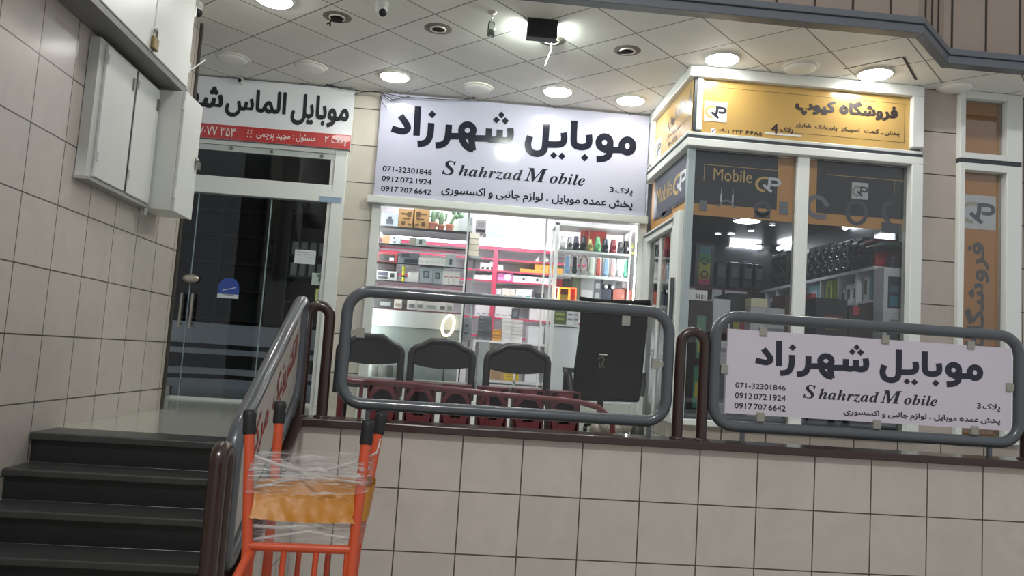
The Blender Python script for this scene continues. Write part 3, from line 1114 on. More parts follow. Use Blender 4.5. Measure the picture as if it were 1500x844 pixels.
for r_, z in enumerate((1.57, 1.32)):  # pale blocks imitate street-light reflections in the shop glass
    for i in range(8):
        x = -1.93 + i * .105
        lb = 'pale reflection stand-in, %s in the %s row on grey shelving behind the paper notice' % (ORD[i], ('upper', 'lower')[r_])
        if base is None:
            base = thing('packet', lb, 'packet', (x, 9.4, z), 'reflection stand-ins on the grey shelving')
            MB().box(x - .04, x + .04, 9.36, 9.44, z, z + .16).build('reflection_block', mat('#d0d6d6', .25), base, bevel=.012)
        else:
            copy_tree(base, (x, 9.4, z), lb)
c = thing('counter', 'low pale counter with two black stripes inside the unlit shop', 'counter', (-2.4, 8.6, 0))
m_cw, m_cbk = mat('#c9d2da', .35), mat('#15171a', .4)
def cface(p0, p1):
    (xa, ya), (xb, yb) = p0, p1
    d = Vector((xb - xa, yb - ya, 0))
    n = Vector((-d.y, d.x, 0)).normalized() * .03
    def slab(nm, za, zb, m, k=1.0):
        MB().prism([(xa - n.x * (k - 1), ya - n.y * (k - 1), za), (xb - n.x * (k - 1), yb - n.y * (k - 1), za), (xb - n.x * (k - 1), yb - n.y * (k - 1), zb), (xa - n.x * (k - 1), ya - n.y * (k - 1), zb)], n * k).build(nm, m, c)
    slab('panel', 0, .66, m_cw)
    slab('stripe', .42, .47, m_cbk, 1.25)
    slab('broad_stripe', .215, .36, m_cbk, 1.25)
    slab('stripe', .10, .145, m_cbk, 1.25)
cface((-3.35, 8.15), (-2.46, 8.85))
cface((-2.46, 8.85), (-1.10, 8.60))
mb = MB()
mb.prism([(-3.35, 8.15, .66), (-2.46, 8.85, .66), (-1.10, 8.60, .66), (-1.10, 8.85, .66), (-2.46, 9.2, .66), (-3.45, 8.45, .66)], (0, 0, .03))
mb.build('top', m_cw, c)
mb = MB()
mb.box(-2.25, -1.95, 9.5, 9.53, .72, 1.25)
tag(mb.build('standing_board', mat('#101214', .4)), 'black upright panel behind the striped counter', 'panel')

# ================================================================== SHOP 3: BIG BANNER SIGN
m_ban = mat('#bbbccf', .09, coat=.0, bump=.03, bscale=2.2)
m_ink = mat('#20222f', .12)
big = big_name()
def to_plane(V, Y):
    out = []
    for x, y, l in V:
        p = PY(x, y, Y)
        out.append((p.x, p.z, l))
    return out


YB = 6.90
bigV = to_plane(big[0], YB)
sg = thing('banner_sign', 'big lilac-white shop sign with heavy dark Persian lettering above the lit window', 'shop sign', (.41, 6.93, 1.86))
MB().box(-.795, 1.622, YB, YB + .05, 1.862, 2.785).build('board', m_ban, sg, bevel=.006)
MB().box(-.80, 1.627, YB + .004, YB + .055, 1.855, 1.866).build('frame_edge', m_whitem, sg)
fr = wall_frame(YB)
mb = MB()
mb.add([Vector((x, YB - .002 - l * .0001, z)) for x, z, l in bigV], big[1])
mb.build('main_lettering', m_ink, sg)
LAT = '\U0001D47A \U0001D489\U0001D482\U0001D489\U0001D493\U0001D49B\U0001D482\U0001D485 \U0001D474 \U0001D490\U0001D483\U0001D48A\U0001D48D\U0001D486'
def latin_layout():
    V, Fc = [], []
    x = 0
    for ch, sc_, a in [(c, 1.3 if c in '\U0001D47A\U0001D474' else 1.0, 0) for c in LAT]:
        if ch == ' ':
            x += .16
            continue
        v, f, ad = glyph(ch, 0.0)
        for l in range(2):
            o = len(V)
            V += [(p[0] * sc_ + x + l * .012, p[1] * sc_, l) for p in v]
            Fc += [tuple(o + i for i in q) for q in f]
        x += ad * sc_ * 1.04
    return V, Fc


DESC = 'پخش عمده موبایل ، لوازم جانبی و اکسسوری'
PHONES = ('071-32301846', '0912 072 1924', '0917 707 6642')
def small_print(parent, boxes, frame):
    rows = [('phone_number', layout(s, 0.014, .14), b) for s, b in zip(PHONES, boxes['ph'])]
    rows += [('latin_lettering', latin_layout(), boxes['lat']), ('plate_number', layout(shape('پلاک 3'), .018, .1), boxes['plak']), ('small_lettering', layout(shape(DESC), .024, .22), boxes['desc'])]
    for nm, (V, Fc), b in rows:
        mb = MB()
        put(mb, V, Fc, b, frame)
        mb.build(nm, m_ink, parent)


def tlbr(tl, br, Y):
    a, b = PY(tl[0], tl[1], Y), PY(br[0], br[1], Y)
    return (a.x, b.z, b.x, a.z)


c1 = lambda x, y: (540 + x / 3.5714, 130 + y / 3.5714)
bx = {'ph': [tlbr(c1(75, 402), c1(330, 452), YB), tlbr(c1(70, 455), c1(328, 503), YB), tlbr(c1(66, 507), c1(326, 556), YB)],
      'lat': tlbr(c1(388, 374), c1(1130, 514), YB), 'plak': tlbr(c1(1262, 512), c1(1380, 562), YB), 'desc': pxbox(c1(380, 540), c1(1380, 620), c1(605, 521), c1(1372, 645), YB)}
small_print(sg, bx, fr)
# tangle of thin cables at the sign's upper corner
mb = MB()
def wire_px(pts, Y, r=.0035):
    mb.tube([PY(x, y, Y) for x, y in pts], r, 6)
wire_px([(478, 123), (500, 130), (530, 133.5), (560, 136), (588, 142), (640, 145), (675, 147), (700, 141)], 6.86)
wire_px([(519, 139), (530, 135), (556, 134), (575, 146), (600, 141)], 6.86)
wire_px([(556, 137), (560, 150), (566, 159)], 6.86, .003)
wire_px([(557, 136), (572, 148), (586, 146)], 6.86, .003)
wire_px([(440, 122), (470, 121), (490, 128)], 6.88, .003)
tag(mb.build('cable_tangle', mat('#2f3338', .5)), 'thin dark cables hanging loose along the ceiling above the two white shop signs', 'cable')

# ------------------------------------------------------------------ shop 3 window
gl = glass_mat('clear_glass', (.98, .99, .988), .9)
wf = thing('display_window', 'white framed shop window below the big lilac-white sign', 'shop window', (.4, YS, 0))
MB().box(-.845, 1.645, YB - .035, YS + .06, 1.79, 1.858).build('lintel', m_whitem, wf, bevel=.006)
MB().box(-.80, -.725, YS - .03, YS + .06, 0, 1.79).build('side_post', m_white, wf, bevel=.004)
MB().box(1.585, 1.655, YS - .03, YS + .06, 0, 1.79).build('side_post', m_white, wf, bevel=.004)
MB().box(-.725, 1.585, YS - .02, YS + .05, 0, .19).build('bottom_rail', m_white, wf, bevel=.004)
for xa, xb in ((-.725, .045), (.06, .745), (.76, 1.585)):
    MB().box(xa, xb, YS + .012, YS + .02, .19, 1.79).build('pane', gl, wf)
for xa, xb in ((-.775, -.760), (1.585, 1.60)):  # glowing strips added at the jambs to brighten the display goods
    MB().box(xa, xb, YS + .075, YS + .095, .30, 1.74).build('light_strip', emit('#ffffff', 34), wf)
for x in (.045, .745):
    MB().box(x, x + .015, YS + .005, YS + .028, .19, 1.79).build('joint_strip', m_whitesh, wf)

# ================================================================== BROWN HOOP POSTS AND GREY RAIL FRAMES
def hoop(x0, x1, z0, z1, Y, name_label, r=.031):
    p = [(x0, Y, z0)] + [((x0 + x1) / 2 + (x1 - x0) / 2 * math.cos(math.radians(a)), Y, z1 - (x1 - x0) / 2 + (x1 - x0) / 2 * math.sin(math.radians(a))) for a in range(180, -1, -15)] + [(x1, Y, z0)]
    t = thing('railing_post', name_label, 'railing post', ((x0 + x1) / 2, Y, z0), 'brown hoop posts of the railing')
    MB().tube(p, r, 14).build('hoop', m_brown, t)
    for x in (x0, x1):
        MB().lathe((x, Y, z0), (0, 0, 1), [(r + .014, 0), (r + .014, .008), (r + .002, .012)], 14).build('foot_flange', m_brown, t)
    return t


hoop(1.315, 1.457, .115, .735, YR, 'brown hoop post between the clear railing panel and the railing with the sign')
hoop(-.83, -.705, .115, .735, YR, 'brown hoop post between the sloping stair rail and the clear railing panel')
hoop(3.425, 3.56, .115, .735, YR, 'brown hoop post at the edge of the picture, past the railing sign')
# near post: hoop set along the stair wall
y0, y1 = 3.14, 3.24
zc = cz(3.19) + .045
p = [(XS - .01, y0, zc - .06)] + [(XS - .01, (y0 + y1) / 2 - (y1 - y0) / 2 * math.cos(math.radians(a)), .035 + (y1 - y0) / 2 * math.sin(math.radians(a))) for a in range(0, 181, 15)] + [(XS - .01, y1, zc + .02)]
t = thing('railing_post', 'brown hoop post at the foot of the stairs, next to the orange trolley', 'railing post', (XS - .01, 3.19, zc - .06), 'brown hoop posts of the railing')
MB().tube(p, .034, 16).build('hoop', m_brown, t)

def rail_frame(x0, x1, z0, z1, Y, label, r=.033):
    t = thing('guard_railing', label, 'railing', ((x0 + x1) / 2, Y, z0))
    pts = [(x, Y, z) for x, z in rrect(x0, x1, z0, z1, .125, 7)]
    MB().tube(pts, r, 14, closed=True).build('pipe', m_greyp, t)
    return t


fA = rail_frame(-.612, 1.243, .203, .836, YR, 'grey tube railing frame with a clear plastic panel in front of the chairs')
gl_pl = glass_mat('plastic_sheet', (.965, .97, .97), .38, .04, .02)
MB().box(-.575, 1.21, YR - .004, YR + .004, .235, .80).build('clear_panel', gl_pl, fA)
m_clip = mat('#9b9a90', .4, metal=.4)
for x, z in ((.985, .772), (-.53, .60), (1.17, .535)):
    MB().box(x - .022, x + .022, YR - .014, YR + .014, z - .028, z + .028).build('clip', m_clip, fA)
MB().box(1.17, 1.215, YR - .012, YR + .012, .52, .55).build('clip_arm', m_clip, fA)
MB().box(-.585, -.545, YR - .012, YR + .012, .582, .615).build('clip_arm', m_clip, fA)
# short stubs down to the coping
for x in (-.45, 1.15):
    MB().box(x - .012, x + .012, YR - .008, YR + .008, .115, .175).build('foot', m_greyp, fA)
fB = rail_frame(1.518, 3.383, .205, .842, YR, 'grey tube railing frame holding the white sign with dark Persian lettering')
for x in (1.70, 3.2):
    MB().box(x - .012, x + .012, YR - .008, YR + .008, .115, .175).build('foot', m_greyp, fB)
MB().box(3.30, 3.345, YR - .012, YR + .012, .52, .555).build('clip_arm', m_clip, fB)
s2 = thing('railing_sign', 'white sign with heavy dark Persian lettering clipped inside the railing frame', 'sign', (2.45, YR, .27))
MB().box(1.588, 3.328, YR - .008, YR + .004, .278, .768).build('board', mat('#c9c3cd', .4), s2)
yq = YR - .008
c3 = lambda x, y: (1000 + x / 3.0, 440 + y / 3.0)
xs, zs = [p[0] for p in bigV], [p[1] for p in bigV]
tb = (PY(*c3(318, 265), yq).x, PY(*c3(1180, 385), yq).z, PY(*c3(1320, 325), yq).x, PY(*c3(422, 170), yq).z)
mb = MB()
mb.add([Vector((tb[0] + (x - min(xs)) / (max(xs) - min(xs)) * (tb[2] - tb[0]), yq - .0015 - l * .0001, tb[1] + (z - min(zs)) / (max(zs) - min(zs)) * (tb[3] - tb[1]))) for x, z, l in bigV], big[1])
mb.build('main_lettering', m_ink, s2)
bx = {'ph': [tlbr(c3(232, 360), c3(452, 398), yq), tlbr(c3(230, 404), c3(452, 444), yq), tlbr(c3(228, 449), c3(452, 489), yq)],
      'lat': tlbr(c3(530, 370), c3(1118, 471), yq), 'plak': tlbr(c3(1293, 450), c3(1395, 493), yq), 'desc': pxbox(c3(706, 510), c3(1395, 540), c3(868, 485), c3(1385, 554), yq)}
small_print(s2, bx, (Vector((0, yq, 0)), FX, FZ, Vector((0, -.0015, 0))))
for x, z in ((1.80, .765), (2.54, .768), (3.07, .772), (1.80, .268), (2.50, .268), (3.10, .268), (1.575, .53), (3.315, .535)):
    MB().box(x - .022, x + .022, YR - .018, YR + .012, z - .026, z + .026).build('clip', m_clip, s2, bevel=.003)

# sloping stair rail with its advertising panel
def stair_pt(y, h):
    return Vector((XS, y, .235 + h - (4.47 - y) * SL))
fS = thing('stair_rail', 'sloping grey tube stair rail framing a white panel with red lettering', 'railing', (XS, 3.9, -.3))
ya, yb, hh, r_ = 3.30, 4.47, .545, .036
corner = [(yb, 0, -1, 1), (yb, hh, -1, -1), (ya, hh, 1, -1), (ya, 0, 1, 1)]
pts = []
for (y, h, dy, dh) in corner:
    c = stair_pt(y, h)
    e = .10
    u = Vector((0, dy, dy * SL)) * e
    v = Vector((0, 0, dh)) * e
    s_, e_ = (c + u, c + v)
    if dy * dh < 0: s_, e_ = c + v, c + u
    if (y, h) == (yb, 0): s_, e_ = c + u, c + v
    elif (y, h) == (yb, hh): s_, e_ = c + v, c + u
    elif (y, h) == (ya, hh): s_, e_ = c + u, c + v
    else: s_, e_ = c + v, c + u
    for k in range(6):
        q = k / 5
        pts.append(s_ * (1 - q) ** 2 + c * 2 * q * (1 - q) + e_ * q * q)
MB().tube(pts, r_, 14, closed=True).build('pipe', m_greyp, fS)
mb = MB()
P4 = [stair_pt(ya + .03, .03), stair_pt(yb - .03, .03), stair_pt(yb - .03, hh - .03), stair_pt(ya + .03, hh - .03)]
mb.prism([p + Vector((-.004, 0, 0)) for p in P4], (.008, 0, 0))
pn = mb.build('panel', mat('#b9b3aa', .45), fS)
dU = Vector((0, 1, SL))
O = stair_pt(3.3, 0) + Vector((.006, 0, 0))
frS = (O, dU, Vector((0, 0, 1)), Vector((.001, 0, 0)))
for s, b in (('الکترونیک', (.62, .20, 1.08, .40)), ('مرکز', (.26, .20, .54, .40))):
    V, Fc = layout(shape(s), .01)
    mb = MB()
    put(mb, V, Fc, b, frS)
    mb.build('red_lettering', mat('#a8483c', .5), fS)

# ================================================================== BEHIND THE RAILING
m_chf = mat('#1c1e20', .4, coat=.2)
m_pad = mat('#121314', .5, var=.2, vscale=10)
def chair(x, Y, label, first=None):
    if first is not None:
        return copy_tree(first, (x, Y, 0), label)
    t = thing('waiting_chair', label, 'chair', (x, Y, 0), 'row of black chairs behind the railing')
    hw, zt = .215, .60
    p = [(x - hw, Y, .20), (x - hw, Y, zt - .10)] + [(x - hw + .07 - .07 * math.cos(math.radians(a)), Y, zt - .10 + .055 * math.sin(math.radians(a))) for a in (30, 60, 85)]
    p += [(x - .08, Y, zt), (x + .08, Y, zt)]
    p += [(2 * x - q[0], q[1], q[2]) for q in reversed(p[:-2])]
    MB().tube(p, .026, 12).build('back_frame', m_chf, t)
    mb = MB()
    n = 12
    up = []
    for i in range(n + 1):
        u = -1 + 2 * i / n
        up.append((x + u * .195, .515 + .075 * (1 - u * u) ** .5 if abs(u) < 1 else .515))
    dn = [(x + .195 - .39 * i / n, .43 - .022 * (1 - (1 - 2 * i / n) ** 2)) for i in range(n + 1)]
    mb.prism([(a, Y - .012, b) for a, b in up + dn], (0, .03, 0))
    mb.build('back_pad', m_pad, t)
    MB().box(x - .20, x + .20, Y + .01, Y + .36, .285, .315).build('seat_pad', mat('#77797a', .35), t, bevel=.01)
    MB().box(x - .205, x + .205, Y - .005, Y + .37, .245, .284).build('seat_frame', m_chf, t, bevel=.006)
    for s in (-1, 1):
        for dy in (.0, .34):
            MB().tube([(x + s * .19, Y + dy, .26), (x + s * .19, Y + dy, 0)], .014, 8).build('leg', m_chf, t)
    return t


YC = 5.62
c0 = chair(-.575, YC, 'black chair with a rounded back, at the stair end of the row behind the railing')
chair(-.075, YC + .002, 'black chair with a rounded back, middle one of the row behind the railing', c0)
chair(.46, YC, 'black chair with a rounded back, end of the row next to the tall black chair', c0)

# tall black office chair seen from behind
t = thing('office_chair', 'tall black high-backed office chair seen from behind, by the railing', 'chair', (1.0, 5.9, 0))
YO = 5.9
a, b, c_, d = PY(852, 446, YO), PY(950, 453, YO), PY(937, 590, YO), PY(840, 586, YO)
bk = MB()
bk.prism([a, b, PY(949, 480, YO), PY(941, 560, YO), c_, d, PY(842, 540, YO), PY(850, 480, YO)], (0, .06, 0))
bk.build('backrest', mat('#0e0f10', .7, spec=.2, var=.2, bump=.2, bscale=6), t, bevel=.02)
mb = MB()
hp = [PY(850, 437, YO), PY(875, 441, YO), PY(900, 442, YO), PY(925, 443, YO), PY(953, 442, YO)]
mb.tube([p + Vector((0, .03, -.02)) for p in hp], .038, 12)
mb.build('headrest', mat('#0b0c0d', .8, spec=.2), t)
e1 = PY(878, 519, YO - .005)
MB().box(e1.x, e1.x + .06, YO - .006, YO, e1.z - .004, e1.z + .003).build('white_tag', mat('#d9d9d4', .4), t)
mb = MB()
e1 = PY(876, 526, YO - .005)
V, Fc = join2([ribbon([(0, 0), (.03, .02), (.05, 0), (.03, -.04), (.05, -.06)], .012), ribbon([(.01, -.02), (.02, -.07)], .010)])
mb.add([Vector((e1.x + u, YO - .004, e1.z + v)) for u, v, l in V], Fc)
mb.build('worn_mark', mat('#4a4335', .6), t)
cxo = (c_.x + d.x) / 2
MB().box(cxo - .22, cxo + .22, YO + .05, YO + .46, .255, .33).build('seat', mat('#18191b', .6), t, bevel=.03)
for s in (-1, 1):
    xa = cxo + s * .265
    mb = MB()
    mb.tube([(xa, YO + .03, .30), (xa + s * .02, YO + .05, .42), (xa + s * .02, YO + .20, .45), (xa, YO + .34, .42), (xa, YO + .36, .29)], .024, 10)
    mb.box(xa - .035, xa + .035, YO + .03, YO + .33, .44, .475)
    mb.build('armrest', mat('#26282a', .5), t)
MB().tube([(cxo, YO + .25, .26), (cxo, YO + .25, .07)], .025, 12).build('gas_lift', mat('#303235', .3, metal=.6), t)
for k in range(5):
    an = math.radians(72 * k + 20)
    e = (cxo + .26 * math.cos(an), YO + .25 + .26 * math.sin(an), .055)
    mb = MB()
    mb.tube([(cxo, YO + .25, .085), e], .022, 8, r2=.014)
    mb.build('base_arm', m_dark, t)
    MB().lathe((e[0] - .012, e[1], .026), (1, 0, 0), [(0, 0), (.025, 0), (.025, .024), (0, .024)], 12).build('caster', m_dark, t)

# long red tube rail standing before the chairs
m_red = mat('#6d2730', .3, coat=.4)
YQ = 5.16
t = thing('red_barrier', 'long dark-red tube rail curving down at one end, just behind the clear railing panel', 'barrier', (.2, YQ, 0))
mb = MB()
pp = [PY(x, y, YQ) for x, y in [(504, 554), (515, 557.5), (600, 564), (720, 577), (820, 586), (852, 590), (876, 597), (890, 609), (897, 622)]]
pp.append(Vector((pp[-1].x + .01, YQ, 0)))
pp.insert(0, Vector((pp[0].x - .012, YQ, pp[0].z - .02)))
pp.insert(0, Vector((pp[0].x, YQ, 0)))
mb.tube(pp, .019, 12)
mb.build('top_tube', m_red, t)
for px in (530, 716):
    q = PY(px, 565, YQ + .01)
    MB().tube([(q.x, YQ, PY(px, 560 + (px - 530) * .09, YQ).z), (q.x, YQ, 0)], .013, 8).build('leg', m_red, t)
# crates with dark eight-sided openings
m_crate = mat('#511d23', .45)
def crate(x, Y, label, first=None):
    if first is not None:
        return copy_tree(first, (x, Y, 0), label)
    w_, h_, d_ = .205, .315, .26
    t = thing('red_crate', label, 'crate', (x, Y, 0), 'row of dark-red crates on the walkway')
    mb = MB()
    x0, x1 = x - w_ / 2, x + w_ / 2
    mb.box(x0, x0 + .012, Y, Y + d_, 0, h_)
    mb.box(x1 - .012, x1, Y, Y + d_, 0, h_)
    mb.box(x0 + .012, x1 - .012, Y, Y + d_, h_ - .012, h_)
    mb.box(x0 + .012, x1 - .012, Y + d_ - .012, Y + d_, .012, h_ - .012)
    mb.box(x0 + .012, x1 - .012, Y, Y + d_, 0, .012)
    mb.build('shell', m_crate, t)
    # front with octagonal hole
    cx, cz_ = x, h_ * .56
    hole = [(cx + .072 * math.cos(math.radians(22.5 + 45 * k)), cz_ + .085 * math.sin(math.radians(22.5 + 45 * k))) for k in range(8)]
    hx, hz = w_ / 2 - .012, h_ / 2
    outr = []
    for u, v in hole:
        du, dv = u - cx, v - cz_
        k = min(hx / abs(du) if abs(du) > 1e-6 else 9, ((h_ - .012 - cz_) if dv > 0 else (cz_ - .012)) / abs(dv) if abs(dv) > 1e-6 else 9)
        outr.append((cx + du * k, cz_ + dv * k))
    mb = MB()
    n = 8
    fr_ = [(u, Y, v) for u, v in hole] + [(u, Y, v) for u, v in outr]
    bk_ = [(u, Y + .012, v) for u, v in hole] + [(u, Y + .012, v) for u, v in outr]
    fs = [(i, (i + 1) % n, (i + 1) % n + n, i + n) for i in range(n)]
    mb.add(fr_ + bk_, fs + [tuple(q + 16 for q in reversed(f)) for f in fs] + [(i, i + 16, (i + 1) % n + 16, (i + 1) % n) for i in range(n)])
    mb.build('front_panel', mat('#6a2a30', .4), t)
    mb = MB()
    mb.tube([(x - .05, Y + .02, .06), (x, Y + .02, .10), (x + .05, Y + .02, .06)], .006, 6)
    mb.build('cross_wire', m_dark, t)
    return t


YK = 5.30
cx0 = PY(560, 585, YK).x
k0 = crate(cx0, YK, 'dark-red crate with an eight-sided opening, first of the row from the stair end')
for i in range(1, 6):
    crate(cx0 + .242 * i, YK, 'dark-red crate with an eight-sided opening, %s of the row from the stair end' % (ORD[i] if i < 5 else 'last'), k0)
# crumpled grey rag-like bundle and small dark things by the office chair
mb = MB()
rnd = random.Random(8)
q = PY(898, 605, 5.55)
for i in range(5):
    mb.ell((q.x - .02 + rnd.uniform(-.1, .1), 5.6 + rnd.uniform(-.04, .04), .05 + rnd.uniform(0, .06)), .07, .06, .05)
tag(mb.build('plastic_bag', mat('#8c867b', .4, bump=.6, bscale=25), bevel=0), 'crumpled grey-brown plastic bag on the walkway under the tall black chair', 'bag')
mb = MB()
mb.lathe((0, 0, 0), (0, 0, 1), [(.05, 0), (.05, .12), (.03, .13), (.03, .16), (0, .16)], 16)
q = PY(921, 610, 5.75)
mb.v = [(p[0] + q.x + .06, p[1] + 5.72, p[2]) for p in mb.v]
tag(mb.build('paint_can', mat('#2d3230', .5)), 'small dark can on the walkway beside the tall black chair', 'can')
# coil of cable on the GP door frame
mb = MB()
for k in range(3):
    mb.tube([(1.60 + .045 * math.cos(math.radians(a)) , 6.86 - .01 * k, .60 - .03 * k + .07 * math.sin(math.radians(a))) for a in range(0, 360, 24)], .005, 6, closed=True)
tag(mb.build('cable_coil', mat('#878d8e', .5)), 'small coil of grey cable hanging by the white door frame', 'cable')

# ================================================================== ORANGE TROLLEYS IN THE FOREGROUND
m_or = mat('#c54c25', .38, var=.12, vscale=18, coat=.2)
m_grip = mat('#17181a', .55)
def trolley(Y, gl_, gr_, lo_l, lo_r, bars, label, plen=.62):
    """gl_/gr_: grip tops in px; lo_l/lo_r: lower px on the uprights at the cross bar"""
    tl, tr = PY(*gl_, Y), PY(*gr_, Y)
    bl, br = PY(*lo_l, Y - .10), PY(*lo_r, Y - .10)
    t = thing('orange_trolley', label, 'trolley', ((bl.x + br.x) / 2, Y - .3, STREET))
    zt = STREET + .16
    for top, low in ((tl, bl), (tr, br)):
        d = (low - top)
        foot = low + d * ((low.z - zt) / (top.z - low.z))
        foot = Vector((low.x + (foot.x - low.x) * .4, low.y + (foot.y - low.y) * .4, zt))
        up = MB().tube([top + d.normalized() * .03, low, foot], .017, 10).build('upright', m_or, t)
        dn = d.normalized()
        MB().lathe(top, dn, [(0, 0), (.010, .0), (.021, .002), (.023, .02), (.021, .03), (.022, .075), (.019, .082)], 14).build('grip', m_grip, up)
    zb = bl.z
    MB().tube([bl, br], .014, 10).build('cross_bar', m_or, t)
    low_l, low_r = Vector((bl.x, Y - .16, zt)), Vector((br.x, Y - .16, zt))
    MB().tube([low_l, low_r], .014, 10).build('lower_bar', m_or, t)
    for u in bars:
        p = bl.lerp(br, u)
        q = low_l.lerp(low_r, u)
        MB().tube([p, q], .0095, 8).build('bar', m_or, t)
    # load platform, side stays and wheels
    for s, p in ((-1, low_l), (1, low_r)):
        MB().tube([p + Vector((0, 0, 0)), p + Vector((0, -plen, 0))], .016, 8).build('platform_side', m_or, t)
        c = Vector((p.x - s * .045, Y - .16 - min(.14, plen * .6), STREET + .075))
        MB().lathe(c - Vector((.016, 0, 0)), (1, 0, 0), [(0, 0), (.05, 0), (.072, .006), (.075, .016), (.072, .026), (.05, .032), (0, .032)], 20).build('wheel', m_grip, t)
        MB().tube([c, (c.x, c.y, zt)], .012, 8).build('axle_stay', m_or, t)
        if plen < .3:
            continue
        c2 = Vector((p.x - s * .045, Y - .72, STREET + .05))
        MB().lathe(c2 - Vector((.014, 0, 0)), (1, 0, 0), [(0, 0), (.04, 0), (.05, .01), (.05, .018), (.04, .028), (0, .028)], 16).build('wheel', m_grip, t)
        MB().tube([c2, (c2.x, c2.y, zt)], .011, 8).build('axle_stay', m_or, t)
    for k in range(4 if plen > .3 else 1):
        y = Y - .16 - .2 * k
        MB().tube([(low_l.x, y, zt), (low_r.x, y, zt)], .011, 8).build('platform_bar', m_or, t)
    return t, tl, tr, bl, br


t1, tl, tr, bl, br = trolley(2.72, (366, 601), (540, 616), (362, 800), (517, 806), (.05, .35, .655, .95), 'orange hand trolley wrapped in stretch film and yellow tape, before the stair rail')
# side stay going out at the near corner
q0, q1 = PY(364, 812, 2.60), PY(338, 862, 2.45)
MB().tube([q0, q1, Vector((q1.x - .02, 2.4, STREET + .16))], .014, 10).build('side_stay', m_or, t1)
t2, *_ = trolley(2.98, (411, 588), (560, 604), (394, 800), (522, 806), (.0, .35, .68, 1.0), 'orange tube hand trolley nested behind the film-wrapped one', .14)
# film and tape bands round the near uprights
def band(z_px_l, z_px_r, za_l, za_r, off_, name, m, waves=.006, n=26, back=.15, seed=1):
    rnd = random.Random(seed)
    def edge(u, yl, yr, Y):
        return PY(0, 0, 1)
    mb = MB()
    L0, R0 = PY(*z_px_l, 2.70 - off_), PY(*z_px_r, 2.70 - off_)
    L1, R1 = PY(*za_l, 2.66 - off_), PY(*za_r, 2.66 - off_)
    rows = 7
    loop = []
    for j in range(rows):
        q = j / (rows - 1)
        l, r = L0.lerp(L1, q), R0.lerp(R1, q)
        ring = []
        for i in range(n + 1):
            u = i / n
            p = l.lerp(r, u)
            sag = math.sin(math.pi * u)
            ring.append(p + Vector((0, -.018 + .02 * sag * (1 if name != 'yellow_tape' else .4) + rnd.uniform(-waves, waves), -(.018 if j == 0 else .008) * sag + rnd.uniform(-waves, waves) * .5)))
        # round the far side
        bk = [r + Vector((.02, .02, 0)), r + Vector((.026, back * .6, .0)), r + Vector((.02, back, .01)), l.lerp(r, .5) + Vector((0, back + .02, .012)), l + Vector((-.005, back, .01)), l + Vector((-.022, back * .5, 0)), l + Vector((-.02, .0, 0))]
        loop.append(ring + bk)
    k = len(loop[0])
    pts = [p for rr in loop for p in rr]
    fs = [(j * k + i, j * k + (i + 1) % k, (j + 1) * k + (i + 1) % k, (j + 1) * k + i) for j in range(rows - 1) for i in range(k)]
    mb.add(pts, fs, 0, True)
    return mb.build(name, m, t1)


f1 = film_mat('stretch_film', '#c9c7c4', .10, 1.0)
band((370, 672), (533, 676), (366, 722), (529, 722), .012, 'stretch_film', f1, seed=2)
band((366, 762), (523, 768), (362, 799), (515, 800), .012, 'stretch_film', f1, seed=5)
f2 = film_mat('film_rope', '#d4d2cf', .45, .8)
def rope(pts, r=.006):
    MB().tube([PY(x, y, Y) for x, y, Y in pts], r, 7).build('film_rope', f2, t1)


rope([(372, 668, 2.70), (405, 680, 2.69), (440, 689, 2.69), (475, 690, 2.69), (505, 682, 2.69), (534, 671, 2.70)])
rope([(411, 676, 2.95), (440, 686, 2.80), (480, 688, 2.70), (533, 680, 2.70)], .005)
rope([(366, 716, 2.67), (420, 704, 2.67), (470, 700, 2.68), (531, 708, 2.69)], .004)
rope([(364, 770, 2.65), (410, 773, 2.64), (470, 770, 2.64), (522, 772, 2.66)], .006)
rope([(362, 792, 2.64), (400, 786, 2.63), (450, 779, 2.63), (519, 790, 2.64)], .005)
rope([(534, 672, 2.70), (552, 664, 2.86), (558, 640, 2.97)], .004)
m_tape = mat('#b9791a', .42, var=.12, vscale=3, bump=.08, bscale=14)
band((366, 717), (535, 714), (364, 757), (524, 765), .018, 'yellow_tape', m_tape, waves=.004, seed=3)
# ================================================================== THE YELLOW CORNER SHOP
m_yel = mat('#c9a562', .2, coat=.2)
m_yel2 = mat('#bf8f52', .4)
m_br = mat('#3c3433', .4)
m_gold = mat('#c7a86a', .4)
m_char = mat('#33373d', .3)
m_char2 = mat('#2a2e34', .35)
XG = 1.655
gf = thing('corner_storefront', 'white framed glass front of the corner shop with a yellow fascia sign', 'shop front', (2.5, YG, .12))
XR0, XR1 = 3.372, 3.462
Z1, Z2 = 2.235, 2.325      # gap between the lower window frame and the sign frame
# upper sign box frame
mb = MB()
mb.box(XG - .03, XR1, YG - .05, YG + .05, CEIL - .085, CEIL - .003)
mb.box(XG - .03, XG + .05, YG + .05, 7.0, CEIL - .085, CEIL - .003)
mb.build('sign_top_frame', m_white, gf, bevel=.005)
mb = MB()
mb.box(XG - .03, XR1, YG - .03, YG + .06, Z1 + .035, Z1 + .062)
mb.box(XG - .03, XG + .05, YG + .06, 7.0, Z1 + .035, Z1 + .062)
mb.build('sign_bottom_frame', m_white, gf, bevel=.005)
mb = MB()
mb.box(XG - .018, XR1 - .002, YG - .04, YG + .05, Z1 + .01, Z1 + .035)
mb.box(XG - .018, XG + .04, YG + .05, 6.98, Z1 + .01, Z1 + .035)
mb.build('dark_seam', m_gap, gf)
mb = MB()
mb.box(XG - .03, XR1, YG - .05, YG + .06, Z1 - .05, Z1 + .01)
mb.box(XG - .03, XG + .05, YG + .06, 7.0, Z1 - .05, Z1 + .01)
mb.build('window_top_frame', m_white, gf, bevel=.005)
